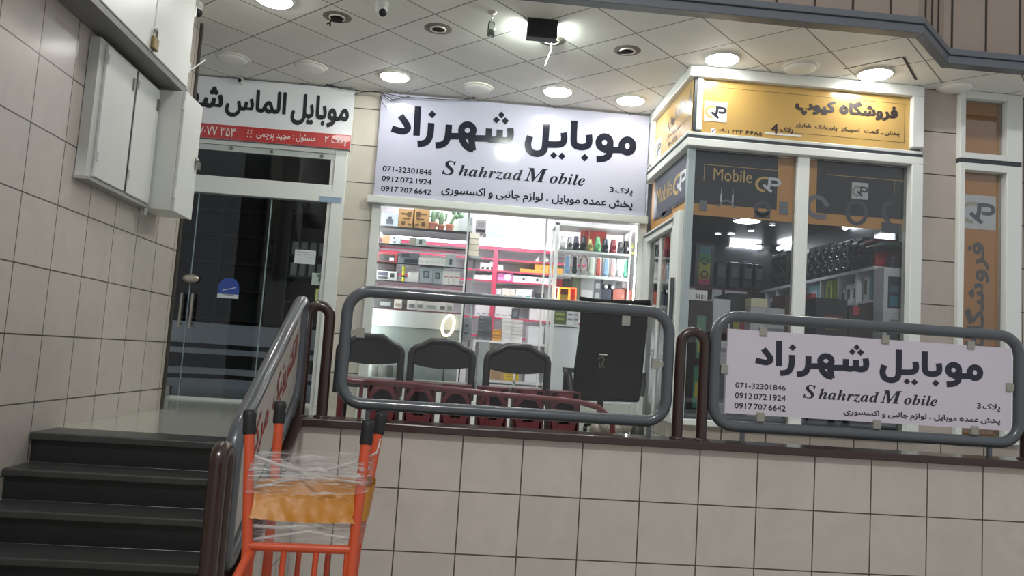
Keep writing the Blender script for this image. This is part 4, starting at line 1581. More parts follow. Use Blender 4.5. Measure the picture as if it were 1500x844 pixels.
MB().box(XR0, XR1, YG - .05, YG + .07, Z1 + .085, CEIL - .085).build('sign_side_frame', m_whitesh, gf, bevel=.005)
MB().box(XG - .025, XG + .05, 6.84, 7.0, Z1 + .085, CEIL - .085).build('sign_side_frame', m_whitesh, gf, bevel=.005)
MB().box(XG + .04, XG + .085, YG - .02, YG + .03, Z1 + .085, CEIL - .085).build('sign_corner_post', m_whitesh, gf, bevel=.005)
MB().box(XG + .02, XG + .04, YG - .015, YG + .02, Z1 + .085, CEIL - .085).build('corner_gap', m_gap, gf)
MB().box(XR0, XR1, YG - .05, YG + .07, .12, Z1 - .05).build('window_side_frame', m_white, gf, bevel=.005)
MB().box(2.495, 2.585, YG - .02, YG + .06, .15, Z1 - .05).build('mullion', m_white, gf, bevel=.006)
MB().box(XG - .0, XG + .05, YG - .01, YG + .05, .15, Z1 - .05).build('corner_glass_bead', mat('#9aa5a8', .2), gf)
mb = MB()
mb.box(XG - .04, XR1, YG - .055, YG + .07, .12, .162)
mb.build('sill_ledge', m_white, gf, bevel=.005)
gl_gp = glass_mat('corner_glass', (.98, .985, .985), 1.1)
for xa, xb in ((XG + .05, 2.495), (2.585, XR0)):
    MB().box(xa, xb, YG + .02, YG + .028, .162, Z1 - .05).build('pane', gl_gp, gf)
# fascia signs
ysn = YG - .005
fs_ = thing('yellow_sign', 'yellow fascia sign with brown Persian lettering and a white monogram square', 'shop sign', (2.5, YG, Z1 + .09))
MB().box(XG + .085, XR0, ysn, ysn + .02, Z1 + .064, CEIL - .085).build('board', m_yel, fs_)
fr = wall_frame(ysn)
c6 = lambda x, y: (1020 + x / 7.675, 110 + y / 7.675)
c7 = lambda x, y: (1150 + x / 7.895, 120 + y / 7.895)
mb = MB()
for s, L, R, Tt, B, c, o_ in (('فروشگاه کیوپ', (118, 290), (1303, 360), (800, 225), (1075, 462), c7, .055), ('پخش ـ گجت  اسپیکر  پاوربانک  شارژر', (120, 530), (1322, 600), (262, 475), (1305, 637), c7, .02),
                         ('پلاک', (942, 620), (1085, 630), (1045, 588), (1075, 668), c6, .025), ('4', (838, 610), (920, 615), (880, 545), (880, 660), c6, .02),
                         ('۰۹۰۱ ۲۲۲ ۶۶۸۵', (255, 632), (738, 665), (310, 602), (730, 685), c6, .02)):
    V, Fc = layout(shape(s) if s != '۰۹۰۱ ۲۲۲ ۶۶۸۵' else s, o_)
    mb = MB()
    put(mb, V, Fc, pxbox(c(*L), c(*R), c(*Tt), c(*B), ysn), fr)
    mb.build('lettering', m_br, fs_)
a = PY(*c6(93, 290), ysn)
b = PY(*c6(338, 535), ysn)
lg = MB().box(a.x, b.x, ysn - .003, ysn - .0005, b.z, a.z).build('logo_square', m_whitesh, fs_)
mb = MB()
put_logo(mb, (a.x, b.z, b.x, a.z), (Vector((0, ysn - .003, 0)), FX, FZ, Vector((0, -.001, 0))), 0, 1)
mb.build('monogram', [m_gold, m_char], lg)
p = PY(*c6(190, 627), ysn)
ic = MB()
ic.lathe((p.x, ysn - .001, p.z), (0, -1, 0), [(.021, 0), (.021, .002), (0, .002)], 20, smooth=False)
ico = ic.build('phone_roundel', m_whitesh, fs_)
mb = MB()
V, Fc = ribbon([(-.009, .010), (-.004, .003), (.002, -.004), (.010, -.009)], .008)
mb.add([Vector((p.x + u, ysn - .004, p.z - v * -1)) for u, v in [(x_, -y_) for x_, y_ in V]], Fc)
mb.build('handset', mat('#54406a', .4), ico)
a, b = PY(*c6(770, 672), ysn), PY(*c6(1180, 710), ysn)
MB().box(a.x, b.x, ysn - .002, ysn - .0005, b.z + .008, b.z + .022).build('white_bar', m_whitesh, fs_)
mb = MB()
for L, R in (((205, 132), (1225, 190)),):
    a, b = PY(*c6(*L), ysn), PY(*c6(*R), ysn)
    mb.box(a.x, 3.33, ysn - .001, ysn, a.z - .002, a.z)
    mb.box(a.x, a.x + .002, ysn - .001, ysn, a.z - .09, a.z)
mb.box(3.33, 3.332, ysn - .001, ysn, Z1 + .125, a.z)
mb.box(2.4, 3.33, ysn - .001, ysn, Z1 + .125, Z1 + .127)
mb.build('thin_border', m_br, fs_)
# side fascia facing shop 3
xsn = XG + .012
s4 = thing('side_sign', 'yellow side sign of the corner shop, seen edge-on beside the lilac-white sign', 'shop sign', (XG, 6.3, Z1 + .09))
MB().box(xsn, xsn + .02, YG + .01, 6.84, Z1 + .064, CEIL - .085).build('board', m_yel, s4)
frx = (Vector((xsn, 6.84, 0)), Vector((0, -1, 0)), FZ, Vector((-.002, 0, 0)))
mb = MB()
for s, bxx, o_ in (('فروشگاه کیوپ', (.42, 2.49, 1.08, 2.66), .03), ('پخش ـ گجت  اسپیکر  پاوربانک  شارژر', (.42, 2.42, 1.08, 2.475), .012), ('پلاک 4', (.45, 2.345, .72, 2.40), .02)):
    V, Fc = layout(shape(s), o_)
    mb = MB()
    put(mb, V, Fc, bxx, frx)
    mb.build('lettering', m_br, s4)
lg = MB().box(xsn - .003, xsn - .0005, 6.84 - .22, 6.84 - .02, 2.335, 2.52).build('logo_square', m_whitesh, s4)
mb = MB()
put_logo(mb, (.02, 2.335, .22, 2.52), (Vector((xsn - .003, 6.84, 0)), Vector((0, -1, 0)), FZ, Vector((-.001, 0, 0))), 0, 1)
mb.build('monogram', [m_gold, m_char], lg)

# window banners behind the glass
def window_banner(xa, xb, name_label, side):
    Y = YG + .06
    zt, zm, zb_ = Z1 - .05, 1.775, 1.685
    t = thing('window_banner', name_label, 'banner', ((xa + xb) / 2, Y, zb_))
    MB().box(xa, xb, Y, Y + .006, zb_, zt).build('ground', m_yel2, t)
    if side == 0:
        x0, x1 = xa, xb - .13
    else:
        x0, x1 = xa + .10, xb
    MB().box(x0, x1, Y - .003, Y - .0005, zm + .0, zt).build('dark_field', m_char2, t)
    fr = wall_frame(Y - .0035)
    mb = MB()
    mb.box(x0 + .08, x1, Y - .004, Y - .0032, 2.075, 2.079, 1)
    mb.box(x0 + .08 if side == 0 else x1 - .08, (x0 + .084) if side == 0 else x1 - .076, Y - .004, Y - .0032, 1.95, 2.079, 1)
    # silhouettes of accessories along the lower edge
    rnd = random.Random(3 + side)
    if side == 0:
        V, Fc = layout('Mobile', .0)
        put(mb, V, Fc, (1.87, 1.96, 2.17, 2.055), fr, 1)
        put_logo(mb, (2.19, 1.87, 2.40, 2.06), fr, 1, 2)
        for x in (1.93, 2.02):
            mb.box(x, x + .012, Y - .0045, Y - .0035, 1.77, 1.86, 2)
            mb.box(x + .004, x + .008, Y - .0045, Y - .0035, 1.86, 1.90, 2)
        V, Fc = ribbon([(0, 0), (.02, .04), (.06, .055), (.10, .04), (.12, 0)], .014)
        mb.add([Vector((1.92 + u, Y - .005, 1.76 + v)) for u, v in V], Fc, 0)
        mb.box(1.77, 1.83, Y - .005, Y - .004, 1.72, 1.80, 0)
        V, Fc = ribbon(ring2(2.26, 1.77, .05, .05), .03, True)
        mb.add([Vector((u, Y - .005, v)) for u, v in V], Fc, 3)
        mb.box(2.20, 2.32, Y - .005, Y - .004, 1.70, 1.75, 3)
        mb.box(2.39, 2.46, Y - .005, Y - .004, 1.74, 1.84, 0)
    else:
        V, Fc = ribbon([(.10, .03), (.06, .09), (-.02, .10), (-.06, .04), (-.05, -.03), (.02, -.06), (.09, -.05)], .035)
        mb.add([Vector((2.67 + u, Y - .005, 1.80 + v)) for u, v in V], Fc, 0)
        V, Fc = ribbon(ring2(3.0, 1.80, .075, .085), .03, True)
        mb.add([Vector((u, Y - .005, v)) for u, v in V], Fc, 3)
        V, Fc = ribbon([(.0, .10), (-.05, .08), (-.06, .0), (-.02, -.04), (.0, -.10), (.05, -.10)], .035)
        mb.add([Vector((3.27 + u, Y - .005, 1.80 + v)) for u, v in V], Fc, 3)
        mb.box(3.20, 3.36, Y - .0055, Y - .0052, 1.66, 1.74, 3)
        lg = MB().box(2.955, 3.085, Y - .008, Y - .004, 1.905, 2.035).build('logo_square', mat('#b9bec0', .4), t)
        m2 = MB()
        put_logo(m2, (2.955, 1.905, 3.085, 2.035), (Vector((0, Y - .008, 0)), FX, FZ, Vector((0, -.001, 0))), 0, 1)
        m2.build('monogram', [mat('#8c8a7c', .4), m_char], lg)
    mb.build('artwork', [mat('#70757b', .35), m_gold, mat('#c9cdd2', .3), mat('#474c53', .35)], t)


window_banner(XG + .06, 2.50, 'dark banner with a gold word and monogram in the first corner shop pane', 0)
window_banner(2.58, XR0, 'dark banner with a small white monogram square in the second corner shop pane', 1)
# the side wall: banner over the door, white door frame
Xd = XG + .03
t = thing('side_banner', 'dark banner with a big white monogram above the corner shop side door', 'banner', (Xd, 6.3, 1.75))
MB().box(Xd, Xd + .006, YG + .06, 6.93, 1.70, Z1 - .05).build('ground', m_yel2, t)
MB().box(Xd - .003, Xd - .0005, YG + .05, 6.83, 1.82, Z1 - .05).build('dark_field', mat('#555a66', .35), t)
frx = (Vector((Xd - .0035, 6.93, 0)), Vector((0, -1, 0)), FZ, Vector((-.001, 0, 0)))
mb = MB()
V, Fc = layout('Mobile', .0)
put(mb, V, Fc, (.20, 1.93, .68, 2.07), frx, 0)
put_logo(mb, (.70, 1.86, 1.10, 2.12), frx, 0, 1)
for k, (u, v, a_, b_) in enumerate(((.15, 1.80, .35, .03), (.4, 1.78, .3, .05), (.75, 1.80, .3, .04))):
    mb.add([frx[0] + frx[1] * (u + i * a_) + FZ * (v + j * b_) + frx[3] for i, j in ((0, 0), (1, 0), (1, 1), (0, 1))], [(0, 1, 2, 3)], 2)
mb.build('artwork', [m_gold, m_whitesh, m_char], t)
dt = thing('side_door', 'white framed door of the corner shop, seen edge-on beside the lit window', 'shop door', (XG, 6.4, 0))
MB().box(XG - .03, XG + .03, 5.95, 6.925, 1.615, 1.70).build('head_frame', m_white, dt, bevel=.005)
MB().box(XG - .035, XG - .028, 5.98, 6.9, 1.66, 1.68).build('dark_seam', m_gap, dt)
MB().box(XG - .03, XG + .04, 5.80, 5.98, .12, 1.72).build('near_jamb', m_white, dt, bevel=.005)
MB().box(XG - .03, XG + .04, 6.80, 6.925, .0, 1.62).build('far_jamb', m_white, dt, bevel=.005)
MB().box(XG + .0, XG + .03, 6.02, 6.12, .12, 1.60).build('door_stile', m_whitem, dt)
MB().box(XG + .0, XG + .03, 6.40, 6.47, .12, 1.60).build('door_stile', m_whitem, dt)
MB().box(XG + .008, XG + .016, 6.12, 6.80, .12, 1.60).build('door_glass', glass_mat('door_glass', (.84, .87, .87), 1.2), dt)
q0, q1 = PX(1003, 406, XG - .05), PX(985, 500, XG - .05)
MB().tube([(XG - .05, 5.83, 1.20), (XG - .05, 5.83, .20)], .016, 8).build('pull_bar', mat('#5c6164', .3, metal=.6), dt)

# narrow yellow window of the same shop
nw = thing('narrow_window', 'narrow white framed window backed with yellow, past the tiled strip', 'shop window', (4.0, YG, .12))
for za, zb_ in ((.12, Z1), (Z1 + .035, CEIL - .003)):
    mb = MB()
    mb.box(3.752, 3.795, YG - .05, YG + .05, za, zb_)
    mb.box(4.13, 4.252, YG - .05, YG + .05, za, zb_)
    mb.box(3.795, 4.13, YG - .05, YG + .05, zb_ - .055, zb_)
    mb.box(3.795, 4.13, YG - .05, YG + .05, za, za + .045)
    mb.build('frame', m_white, nw, bevel=.004)
MB().box(3.755, 4.25, YG - .04, YG + .05, Z1, Z1 + .035).build('dark_seam', m_gap, nw)
MB().box(3.795, 4.13, YG + .012, YG + .018, .165, Z1 - .055).build('pane', gl_gp, nw)
MB().box(3.795, 4.13, YG + .012, YG + .018, Z1 + .08, CEIL - .058).build('pane', gl_gp, nw)
m_yb = mat('#b9813f', .45)
Yb_ = YG + .048
MB().box(3.79, 4.135, Yb_, Yb_ + .01, Z1 + .05, CEIL - .02).build('upper_backing', m_yb, nw)
fb_ = MB().box(3.79, 4.135, Yb_, Yb_ + .01, .15, Z1 - .02).build('backing', m_yb, nw)
MB().box(3.80, 3.825, Yb_ - .003, Yb_ - .0005, Z1 + .085, Z1 + .145).build('purple_scrap', mat('#5d4a78', .4), nw)
a, b = PY(1408, 284, Yb_), PY(1458, 338, Yb_)
lg = MB().box(3.80, b.x, Yb_ - .004, Yb_ - .001, b.z, a.z).build('logo_square', mat('#c7cacb', .35), nw)
mb = MB()
put_logo(mb, (3.80, b.z, b.x, a.z), (Vector((0, Yb_ - .004, 0)), FX, FZ, Vector((0, -.001, 0))), 0, 1)
mb.build('monogram', [mat('#a9a58c', .4), mat('#454a55', .4)], lg)
mb = MB()
zt_, zl_ = PY(1440, 356, Yb_).z, PY(1430, 500, Yb_).z
V, Fc = layout(shape('فروشگاه'), .03)
# text turned a quarter: reading direction (right to left) runs downwards
put(mb, V, Fc, (zl_ - .06, -(PY(1449, 400, Yb_).x), zt_, -(PY(1413, 400, Yb_).x)), (Vector((0, Yb_, 0)), FZ, Vector((-1, 0, 0)), Vector((0, -.002, 0))))
mb.build('lettering', mat('#4e4a47', .4), nw)

# ------------------------------------------------------------------ inside the corner shop
GC = 2.0                       # its dark ceiling
XW, XF, ZS = 3.62, 3.28, 1.436   # side wall, front edge and top of the white shelving
m_tubel = emit('#f4f8ff', GP_POWER * 2)
def gp_disc(px, py, label, r=.11, s=2.2):
    p = PZ(px, py, GC - .01)
    t = thing('ceiling_light', label, 'ceiling light', (p.x, p.y, GC), 'round lamps inside the corner shop')
    MB().lathe((p.x, p.y, GC - .001), (0, 0, -1), [(r + .012, 0), (r + .012, .01), (r, .012)], 24).build('rim', m_white, t)
    MB().lathe((p.x, p.y, GC - .001), (0, 0, -1), [(r, .012), (0, .016)], 24).build('diffuser', emit('#f4f8ff', GP_POWER * s), t)


gp_disc(1094, 324, 'bright round lamp on the dark shop ceiling, behind the first pane', .125)
gp_disc(1163, 319, 'bright round lamp on the dark shop ceiling, half behind the white mullion', .12)
gp_disc(1100, 338, 'small round lamp on the dark shop ceiling, just beyond the big bright one', .030)
gp_disc(1071, 343, 'small round lamp on the dark shop ceiling, close to the back wall', .035)
gp_disc(1052, 343, 'tiny round lamp on the dark shop ceiling, close to the rainbow speaker', .028)
gp_disc(1131, 329.5, 'tiny round lamp on the dark shop ceiling, between the two bright ones', .025)
gp_disc(1250, 323, 'small round lamp on the dark shop ceiling, behind the second pane', .05)
def gp_tube(p0, p1, label, r=.024):
    mid = (Vector(p0) + Vector(p1)) / 2
    t = thing('tube_light', label, 'tube light', mid)
    d = (Vector(p1) - Vector(p0)).normalized()
    MB().tube([p0, p1], r, 10).build('tube', m_tubel, t)
    for e, s in ((Vector(p0), -1), (Vector(p1), 1)):
        MB().tube([e, e + d * s * .03], r * 1.2, 10).build('end_cap', m_white, t)
    return t


a, b = PY(1068, 358, 8.70), PY(1114, 363, 8.70)
gp_tube(a, b, 'tube light on the back wall of the corner shop, above the black speakers')
a, b = PX(1141, 364, XW - .04), PX(1167, 353, XW - .04)
gp_tube(a, b, 'tube light on the side wall of the corner shop, nearer its back corner')
a, b = PX(1238, 331, XW - .04), PX(1270, 319, XW - .04)
b.z = a.z = min(a.z, GC - .05)
gp_tube(a, b, 'tube light on the side wall of the corner shop, behind the second pane')

# white cubby shelving along the side wall
m_cub = mat('#d9dde0', .4)
t = thing('cubby_shelving', 'long white cubby shelving on the side wall of the corner shop, holding boxes', 'shelving', (3.45, 7.2, 0))
MB().box(XF, XW - .005, 6.02, 8.36, ZS - .026, ZS).build('top_board', m_cub, t)
for z in (.35, .72, 1.15):
    MB().box(XF + .01, XW - .012, 6.02, 8.36, z, z + .02).build('shelf', m_cub, t)
for px in (1253, 1227, 1201, 1157, 1136, 1121):
    y = PX(px, 420, XF).y
    MB().box(XF + .005, XW - .012, y - .010, y + .010, 0, ZS - .027).build('divider', m_cub, t)
MB().box(XW - .012, XW - .005, 6.02, 8.36, 0, ZS - .027).build('back_panel', mat('#aeb9c4', .5), t)
t = thing('back_shelf', 'dark shelf board along the back wall of the corner shop, carrying black speakers', 'shelf', (2.4, 8.5, 1.4))
MB().box(1.72, 3.27, 8.38, 8.745, 1.405, 1.435).build('board', m_char, t)
for x in (1.74, 2.45, 3.2):
    MB().box(x, x + .025, 8.45, 8.745, 0, 1.405).build('support', m_char, t)
MB().box(1.72, 3.27, 8.377, 8.3795, 1.405, 1.435).build('red_edge', mat('#5a2a2c', .4), t)
MB().box(1.72, 3.27, 8.70, 8.745, .0, 1.40).build('wall_board', mat('#a79f95', .6), t)

# speakers: cabinets with two woofers
def speaker(loc, h, wd, label, group, rotz=0, ring='#8b9096', grille='#111315', body='#1d2023', rm=.6, dep=None):
    t = thing('party_speaker', label, 'speaker', (0, 0, 0), group)
    d = dep or wd * .85
    MB().box(-wd / 2, wd / 2, 0, d, 0, h).build('cabinet', mat(body, .35), t, bevel=wd * .09)
    for z, r in ((h * .70, min(wd * .36, h * .19)), (h * .30, min(wd * .38, h * .22))):
        wf_ = MB().lathe((0, -.002, z), (0, -1, 0), [(r * 1.10, 0), (r * 1.12, .010), (r, .014), (r * .92, .006)], 20).build('woofer_ring', mat(ring, .25 if rm else .5, metal=rm), t)
        MB().lathe((0, -.002, z), (0, -1, 0), [(r * .92, .004), (r * .4, -.0), (r * .38, .008), (0, .011)], 18).build('woofer_cone', mat(grille, .5), wf_)
    MB().tube([(-wd * .28, d * .5, h - .002), (-wd * .28, d * .5, h + .02), (wd * .28, d * .5, h + .02), (wd * .28, d * .5, h - .002)], .007, 8).build('handle', mat(body, .4), t)
    t.location = loc
    t.rotation_euler = (0, 0, rotz)
    return t


def gbox(name, loc, sx, sy, sz, body, label, cat, group=None, rotz=0, face=None, fcol=None, fname='printed_panel', bevel=.0):
    t = thing(name, label, cat, (0, 0, 0), group)
    MB().box(-sx / 2, sx / 2, 0, sy, 0, sz).build('carton', mat(body, .45), t, bevel=bevel)
    if face:
        for k, (u0, v0, u1, v1) in enumerate(face):
            MB().box(-sx / 2 + u0 * sx, -sx / 2 + u1 * sx, -.003 - k * .0008, -.0005, v0 * sz, v1 * sz).build(fname, mat(fcol[k % len(fcol)], .4), t)
    t.location = loc
    t.rotation_euler = (0, 0, rotz)
    return t


side = math.radians(-90)
def on_side(px0, px1, top):
    """place on the shelving top: (mid Y, width along Y, height)"""
    yf, yn = PX(px0, 400, XF).y, PX(px1, 400, XF).y
    return (yf + yn) / 2, (yf - yn) * .94, PX((px0 + px1) / 2, top, XF).z - ZS


g = 'speakers on the white cubby shelving'
for px0, px1, top, kind, lb in ((1128, 1139, 372, 'p', 'plain black speaker on white shelving, first from the back corner'), (1139, 1150, 369, 'p', 'plain black speaker on white shelving, second from the back corner'),
                                (1181, 1191, 363, 'p', 'plain black speaker on white shelving, just past the white mullion'), (1191, 1202, 360, 'p', 'plain black speaker on white shelving, second past the white mullion'),
                                (1202, 1212, 357, 'p', 'plain black speaker on white shelving, touching the silver-ringed ones'), (1212, 1221.5, 357, 'r', 'silver-ringed black speaker on white shelving, the far one of three alike'),
                                (1221.5, 1231.5, 356, 'r', 'silver-ringed black speaker on white shelving, middle of three alike'), (1232, 1243, 352, 'r', 'silver-ringed black speaker on white shelving, streetward one of three alike'),
                                (1243.5, 1254, 355, 'g', 'dark grey speaker on white shelving, just streetward of the silver-ringed ones'), (1254.5, 1263.5, 356, 'g', 'dark grey speaker on white shelving, under the red flat carton'),
                                (1264, 1279, 359, 'g', 'broad dark grey speaker on white shelving, next to the small red one')):
    y, wd, h = on_side(px0, px1, top)
    col = {'p': ('#2a2d30', '#131517', '#1c1f22', 0), 'r': ('#b4b9be', '#101214', '#1b1d20', .6), 'g': ('#2f343a', '#1d2126', '#30363c', 0)}[kind]
    speaker((XF + .012, y, ZS), h, wd, lb, g, side, *col[:3], col[3], .22)
y, wd, h = on_side(1280, 1287.5, 364)
gbox('slim_speaker', (XF + .20, 6.046, ZS), .04, .16, h, '#3f464c', 'slim grey speaker just behind the small red one on white shelving', 'speaker', None, side, [(.15, .12, .85, .8)], ['#272c31'], 'grille', .02)
y, wd, h = on_side(1288, 1300, 364)
gbox('red_speaker', (XF + .012, 6.045, ZS), .048, .16, h, '#9c2028', 'small red rounded speaker near the street end of the white shelving', 'speaker', None, side, [(.15, .12, .85, .55)], ['#5b1217'], 'grille', .02)
a = PY(1311, 392, 5.93)
gbox('dark_speaker', (a.x - .01, 5.90, 1.382), .07, .10, .13, '#3b4046', 'dark grey rounded speaker on top of the white carton stack by the frame', 'speaker', None, 0, [(.15, .12, .85, .8)], ['#2b3036'], 'grille', .02)
for px0, px1, py0, py1, hx, lb in ((1277, 1294, 355, 363, '#3f6b68', 'flat teal carton lying on speakers near the street end of the shelving'), (1262, 1277, 351, 358, '#a8323a', 'flat red carton lying on speakers of the white shelving'), (1247, 1261, 349.5, 356, '#7d9a9c', 'flat pale green carton lying on the dark grey speaker')):
    y0, y1 = PX(px1, py1, XF).y, PX(px0, py1, XF).y
    zb_ = PX((px0 + px1) / 2, py1, XF).z + .015
    zt_ = PX((px0 + px1) / 2, py0, XF).z
    gbox('flat_carton', (XF + .012, (y0 + y1) / 2, zb_), (y1 - y0) * .95, .2, max(.02, zt_ - zb_), hx, lb, 'carton', None, side)
t = thing('light_panel', 'bright white lit panel high at the street end of the corner shop side wall', 'lit panel', (XW - .01, 6.3, 1.6))
p0, p1 = PX(1281, 360, XW - .02), PX(1309, 342, XW - .02)
MB().box(XW - .024, XW - .014, p1.y, p0.y, p0.z - .06, p1.z + .03).build('lit_face', emit('#f0f6ff', 1.6), t)
MB().box(XW - .013, XW - .004, p1.y - .02, p0.y + .02, p0.z - .08, p1.z + .05).build('frame', m_white, t)

# on the back shelf
g = 'speakers on the back shelf'
YBk = 8.42
def on_back(px0, px1, top):
    a, b = PY(px0, 412, YBk), PY(px1, 412, YBk)
    return (a.x + b.x) / 2, b.x - a.x, PY((px0 + px1) / 2, top, YBk).z - ZS


x, wd, h = on_back(1018, 1046, 358)
t = thing('rainbow_speaker', 'tall speaker carton with a rainbow front and two dark rings on the back shelf', 'speaker', (0, 0, 0), g)
MB().box(-wd / 2, wd / 2, 0, .25, 0, h).build('carton', mat('#2b3035', .3), t)
for z0, z1, hx in ((.78, .95, '#3f7f8c'), (.58, .78, '#4f8f4a'), (.28, .58, '#a3a238'), (.17, .28, '#a8743a'), (.06, .17, '#b0355c')):
    MB().box(-wd * .30, wd * .30, -.004, -.001, z0 * h, z1 * h).build('rainbow_panel', mat(hx, .45), t)
for z in (.62, .30):
    MB().lathe((0, -.004, z * h), (0, -1, 0), [(wd * .2, 0), (wd * .2, .004), (wd * .15, .006), (wd * .15, .001)], 18).build('woofer_ring', mat('#30423c', .4), t)
t.location = (x, YBk + .02, ZS)
sp = None
for i, (px0, px1) in enumerate(((1049, 1066), (1069, 1085), (1089, 1104), (1107, 1119))):
    x, wd, h = on_back(px0, px1, 382 + i * 1.5)
    lb = 'dark smoky speaker with a pale grille on the back shelf, %s from the rainbow one' % ORD[i]
    s_ = thing('smoky_speaker', lb, 'speaker', (0, 0, 0), 'dark speakers on the back shelf')
    MB().box(-wd / 2, wd / 2, 0, .16, 0, h).build('cabinet', mat('#24292e', .3), s_, bevel=.02)
    MB().box(-wd * .32, wd * .32, -.006, -.001, h * .42, h * .82).build('grille', mat('#5f6b72', .5, bump=.5, bscale=90), s_)
    MB().box(-wd * .34, wd * .34, -.006, -.001, h * .10, h * .34).build('lower_grille', mat('#39444a', .5, bump=.5, bscale=90), s_)
    MB().tube([(-wd * .3, .08, h - .002), (-wd * .3, .08, h + .018), (wd * .3, .08, h + .018), (wd * .3, .08, h - .002)], .006, 6).build('handle', m_char, s_)
    s_.location = (x, YBk + .02, ZS)

# boxes in the cubbies, placed by their fronts on the shelving
for px0, px1, ptop, pbot, col, lb, fc_ in ((1180, 1199, 417, 434, '#8fbccb', 'sky-blue carton in the cubby just past the white mullion', '#d6e2e6'), (1205, 1215, 408, 431, '#b3c06a', 'yellow-green carton with small figures in the next cubby', '#6f7f4a'),
                                           (1216, 1224, 405, 430, '#95a640', 'plain olive-green carton beside the yellow-green one', '#8a9a3a'), (1229, 1233, 424, 436, '#d9dde0', 'small white carton with dark print beside the headphone cartons', '#33383e'),
                                           (1234, 1243, 417, 437, '#dfe3e6', 'white headphone carton, farther of a pair in the cubby', '#4c5258'), (1243.5, 1252, 415, 435, '#dfe3e6', 'white headphone carton, nearer of a pair in the cubby', '#4c5258'),
                                           (1259, 1267, 398, 430, '#c6cbd1', 'pale carton with two dark round prints in the street-end cubby', '#4a5058'), (1268, 1281, 396, 432, '#6d9fae', 'tall teal-blue carton in the street-end cubby', '#6394a3'),
                                           (1283, 1289, 395, 425, '#7f93ac', 'blue-grey carton at the street end of the white shelving', '#a9b7c8'), (1138, 1148, 432, 446, '#c9d0d6', 'white carton with orange print in the cubby left of the mullion', '#b9795a'), (1123, 1133, 436, 448, '#cfd5da', 'white carton with dark dots in the cubby by the back wall', '#3d4248')):
    y0, y1 = PX(px1, 420, XF).y, PX(px0, 420, XF).y
    y0 = max(y0, 6.03)
    zt_ = min(PX((px0 + px1) / 2, ptop, XF).z, ZS - .035)
    zb_ = 1.1705
    lb = lb.replace('left of the mullion', 'behind the red-brown carton')
    gbox('shelf_carton', (XF + .03, (y0 + y1) / 2, zb_), (y1 - y0) * .92, .24, max(.05, zt_ - zb_), col, lb, 'carton', 'cartons in the white cubbies', side, [(.3, .25, .7, .75)], [fc_])
for k, (px0, px1, hx, lb) in enumerate(((1268, 1281, '#5f8fa0', 'blue carton in the street-end cubby, one shelf down'), (1256, 1266, '#bfc5ca', 'grey carton in the street-end cubby, one shelf down'), (1230, 1246, '#9aa39c', 'grey-green carton one shelf below the headphone cartons'), (1206, 1222, '#d0d5d8', 'white carton one shelf below the yellow-green one'))):
    y0, y1 = max(6.03, PX(px1, 440, XF).y), PX(px0, 440, XF).y
    gbox('shelf_carton', (XF + .03, (y0 + y1) / 2, .7405), (y1 - y0) * .92, .24, .33, hx, lb, 'carton', 'cartons in the white cubbies', side, [(.3, .25, .7, .75)], ['#56626c'])

# window display just behind the glass
def disp(name, tl, br, Y, dep, body, label, cat, face=None, fcol=None, group=None, base=None):
    a, b = PY(tl[0], tl[1], Y), PY(br[0], br[1], Y)
    zb_ = b.z if base is None else base
    return gbox(name, ((a.x + b.x) / 2, Y, zb_), b.x - a.x, dep, a.z - zb_, body, label, cat, group, 0, face, fcol)


DZ = .19
t = thing('display_plinth', 'low grey display bench inside the corner shop window', 'bench', (2.5, 6.2, .0))
MB().box(XG + .10, 3.26, 5.85, 6.60, .15, DZ).build('top', mat('#7c8286', .4), t)
MB().box(XG + .12, 3.24, 5.87, 6.58, .0, .15).build('base', m_char, t)
# (tl, br) give width and top; all stand on the bench or on the box below
def stack(px0, px1, Y, dep, items, group=None):
    z = DZ + .001
    a, b = PY(px0, 500, Y).x, PY(px1, 500, Y).x
    for nm, top_py, col, lb, cat, face, fcol in items:
        zt_ = PY((px0 + px1) / 2, top_py, Y).z
        gbox(nm, ((a + b) / 2, Y, z), b - a, dep, zt_ - z, col, lb, cat, group, 0, face, fcol)
        z = zt_ + .0015


stack(1008, 1041, 6.0, .25, [('speaker_carton', 530, '#24261f', 'dark carton with a green and yellow speaker picture, lowest at the corner of the window', 'carton', [(.3, .1, .75, .9), (.38, .3, .68, .6)], ['#3f7c63', '#a9a23a']),
                             ('speaker_carton', 440, '#2a211c', 'tall brown-black carton with a small green-yellow speaker picture, at the corner of the window', 'carton', [(.35, .05, .75, .75), (.42, .15, .68, .45)], ['#55806c', '#a8a03e'])])
stack(1043, 1068, 6.1, .22, [('camera_carton', 520, '#b9bdc0', 'white carton under the one with the dark red picture in the corner window', 'carton', [(.3, .2, .8, .8)], ['#61666b']),
                             ('camera_carton', 438, '#c3c6c9', 'white carton with a dark red camera picture in the corner window', 'carton', [(.45, .25, .9, .72), (.1, .05, .9, .12)], ['#3d2326', '#8e9499'])])
stack(1066, 1098, 6.25, .3, [('speaker_carton', 530, '#31343a', 'black carton underneath the one with the coloured stripe', 'carton', [(.2, .3, .8, .7)], ['#3f4a45']),
                             ('speaker_carton', 430, '#17191a', 'large black carton with a yellow-to-pink stripe in the corner window', 'carton', [(.2, .42, .85, .58), (.5, .42, .85, .58)], ['#8c8a2a', '#8e2f4a'])])
stack(1098, 1122, 6.12, .2, [('gift_carton', 535, '#a9adb0', 'grey carton below a cream one, centre of the first corner pane', 'carton', None, None), ('gift_carton', 450, '#b4b8ba', 'light grey carton with a dark slot under the cream box', 'carton', [(.05, .55, .95, .6)], ['#83888b']),
                             ('cream_box', 437, '#d2cfae', 'small cream box on top of a light grey carton in the first corner pane', 'box', None, None)])
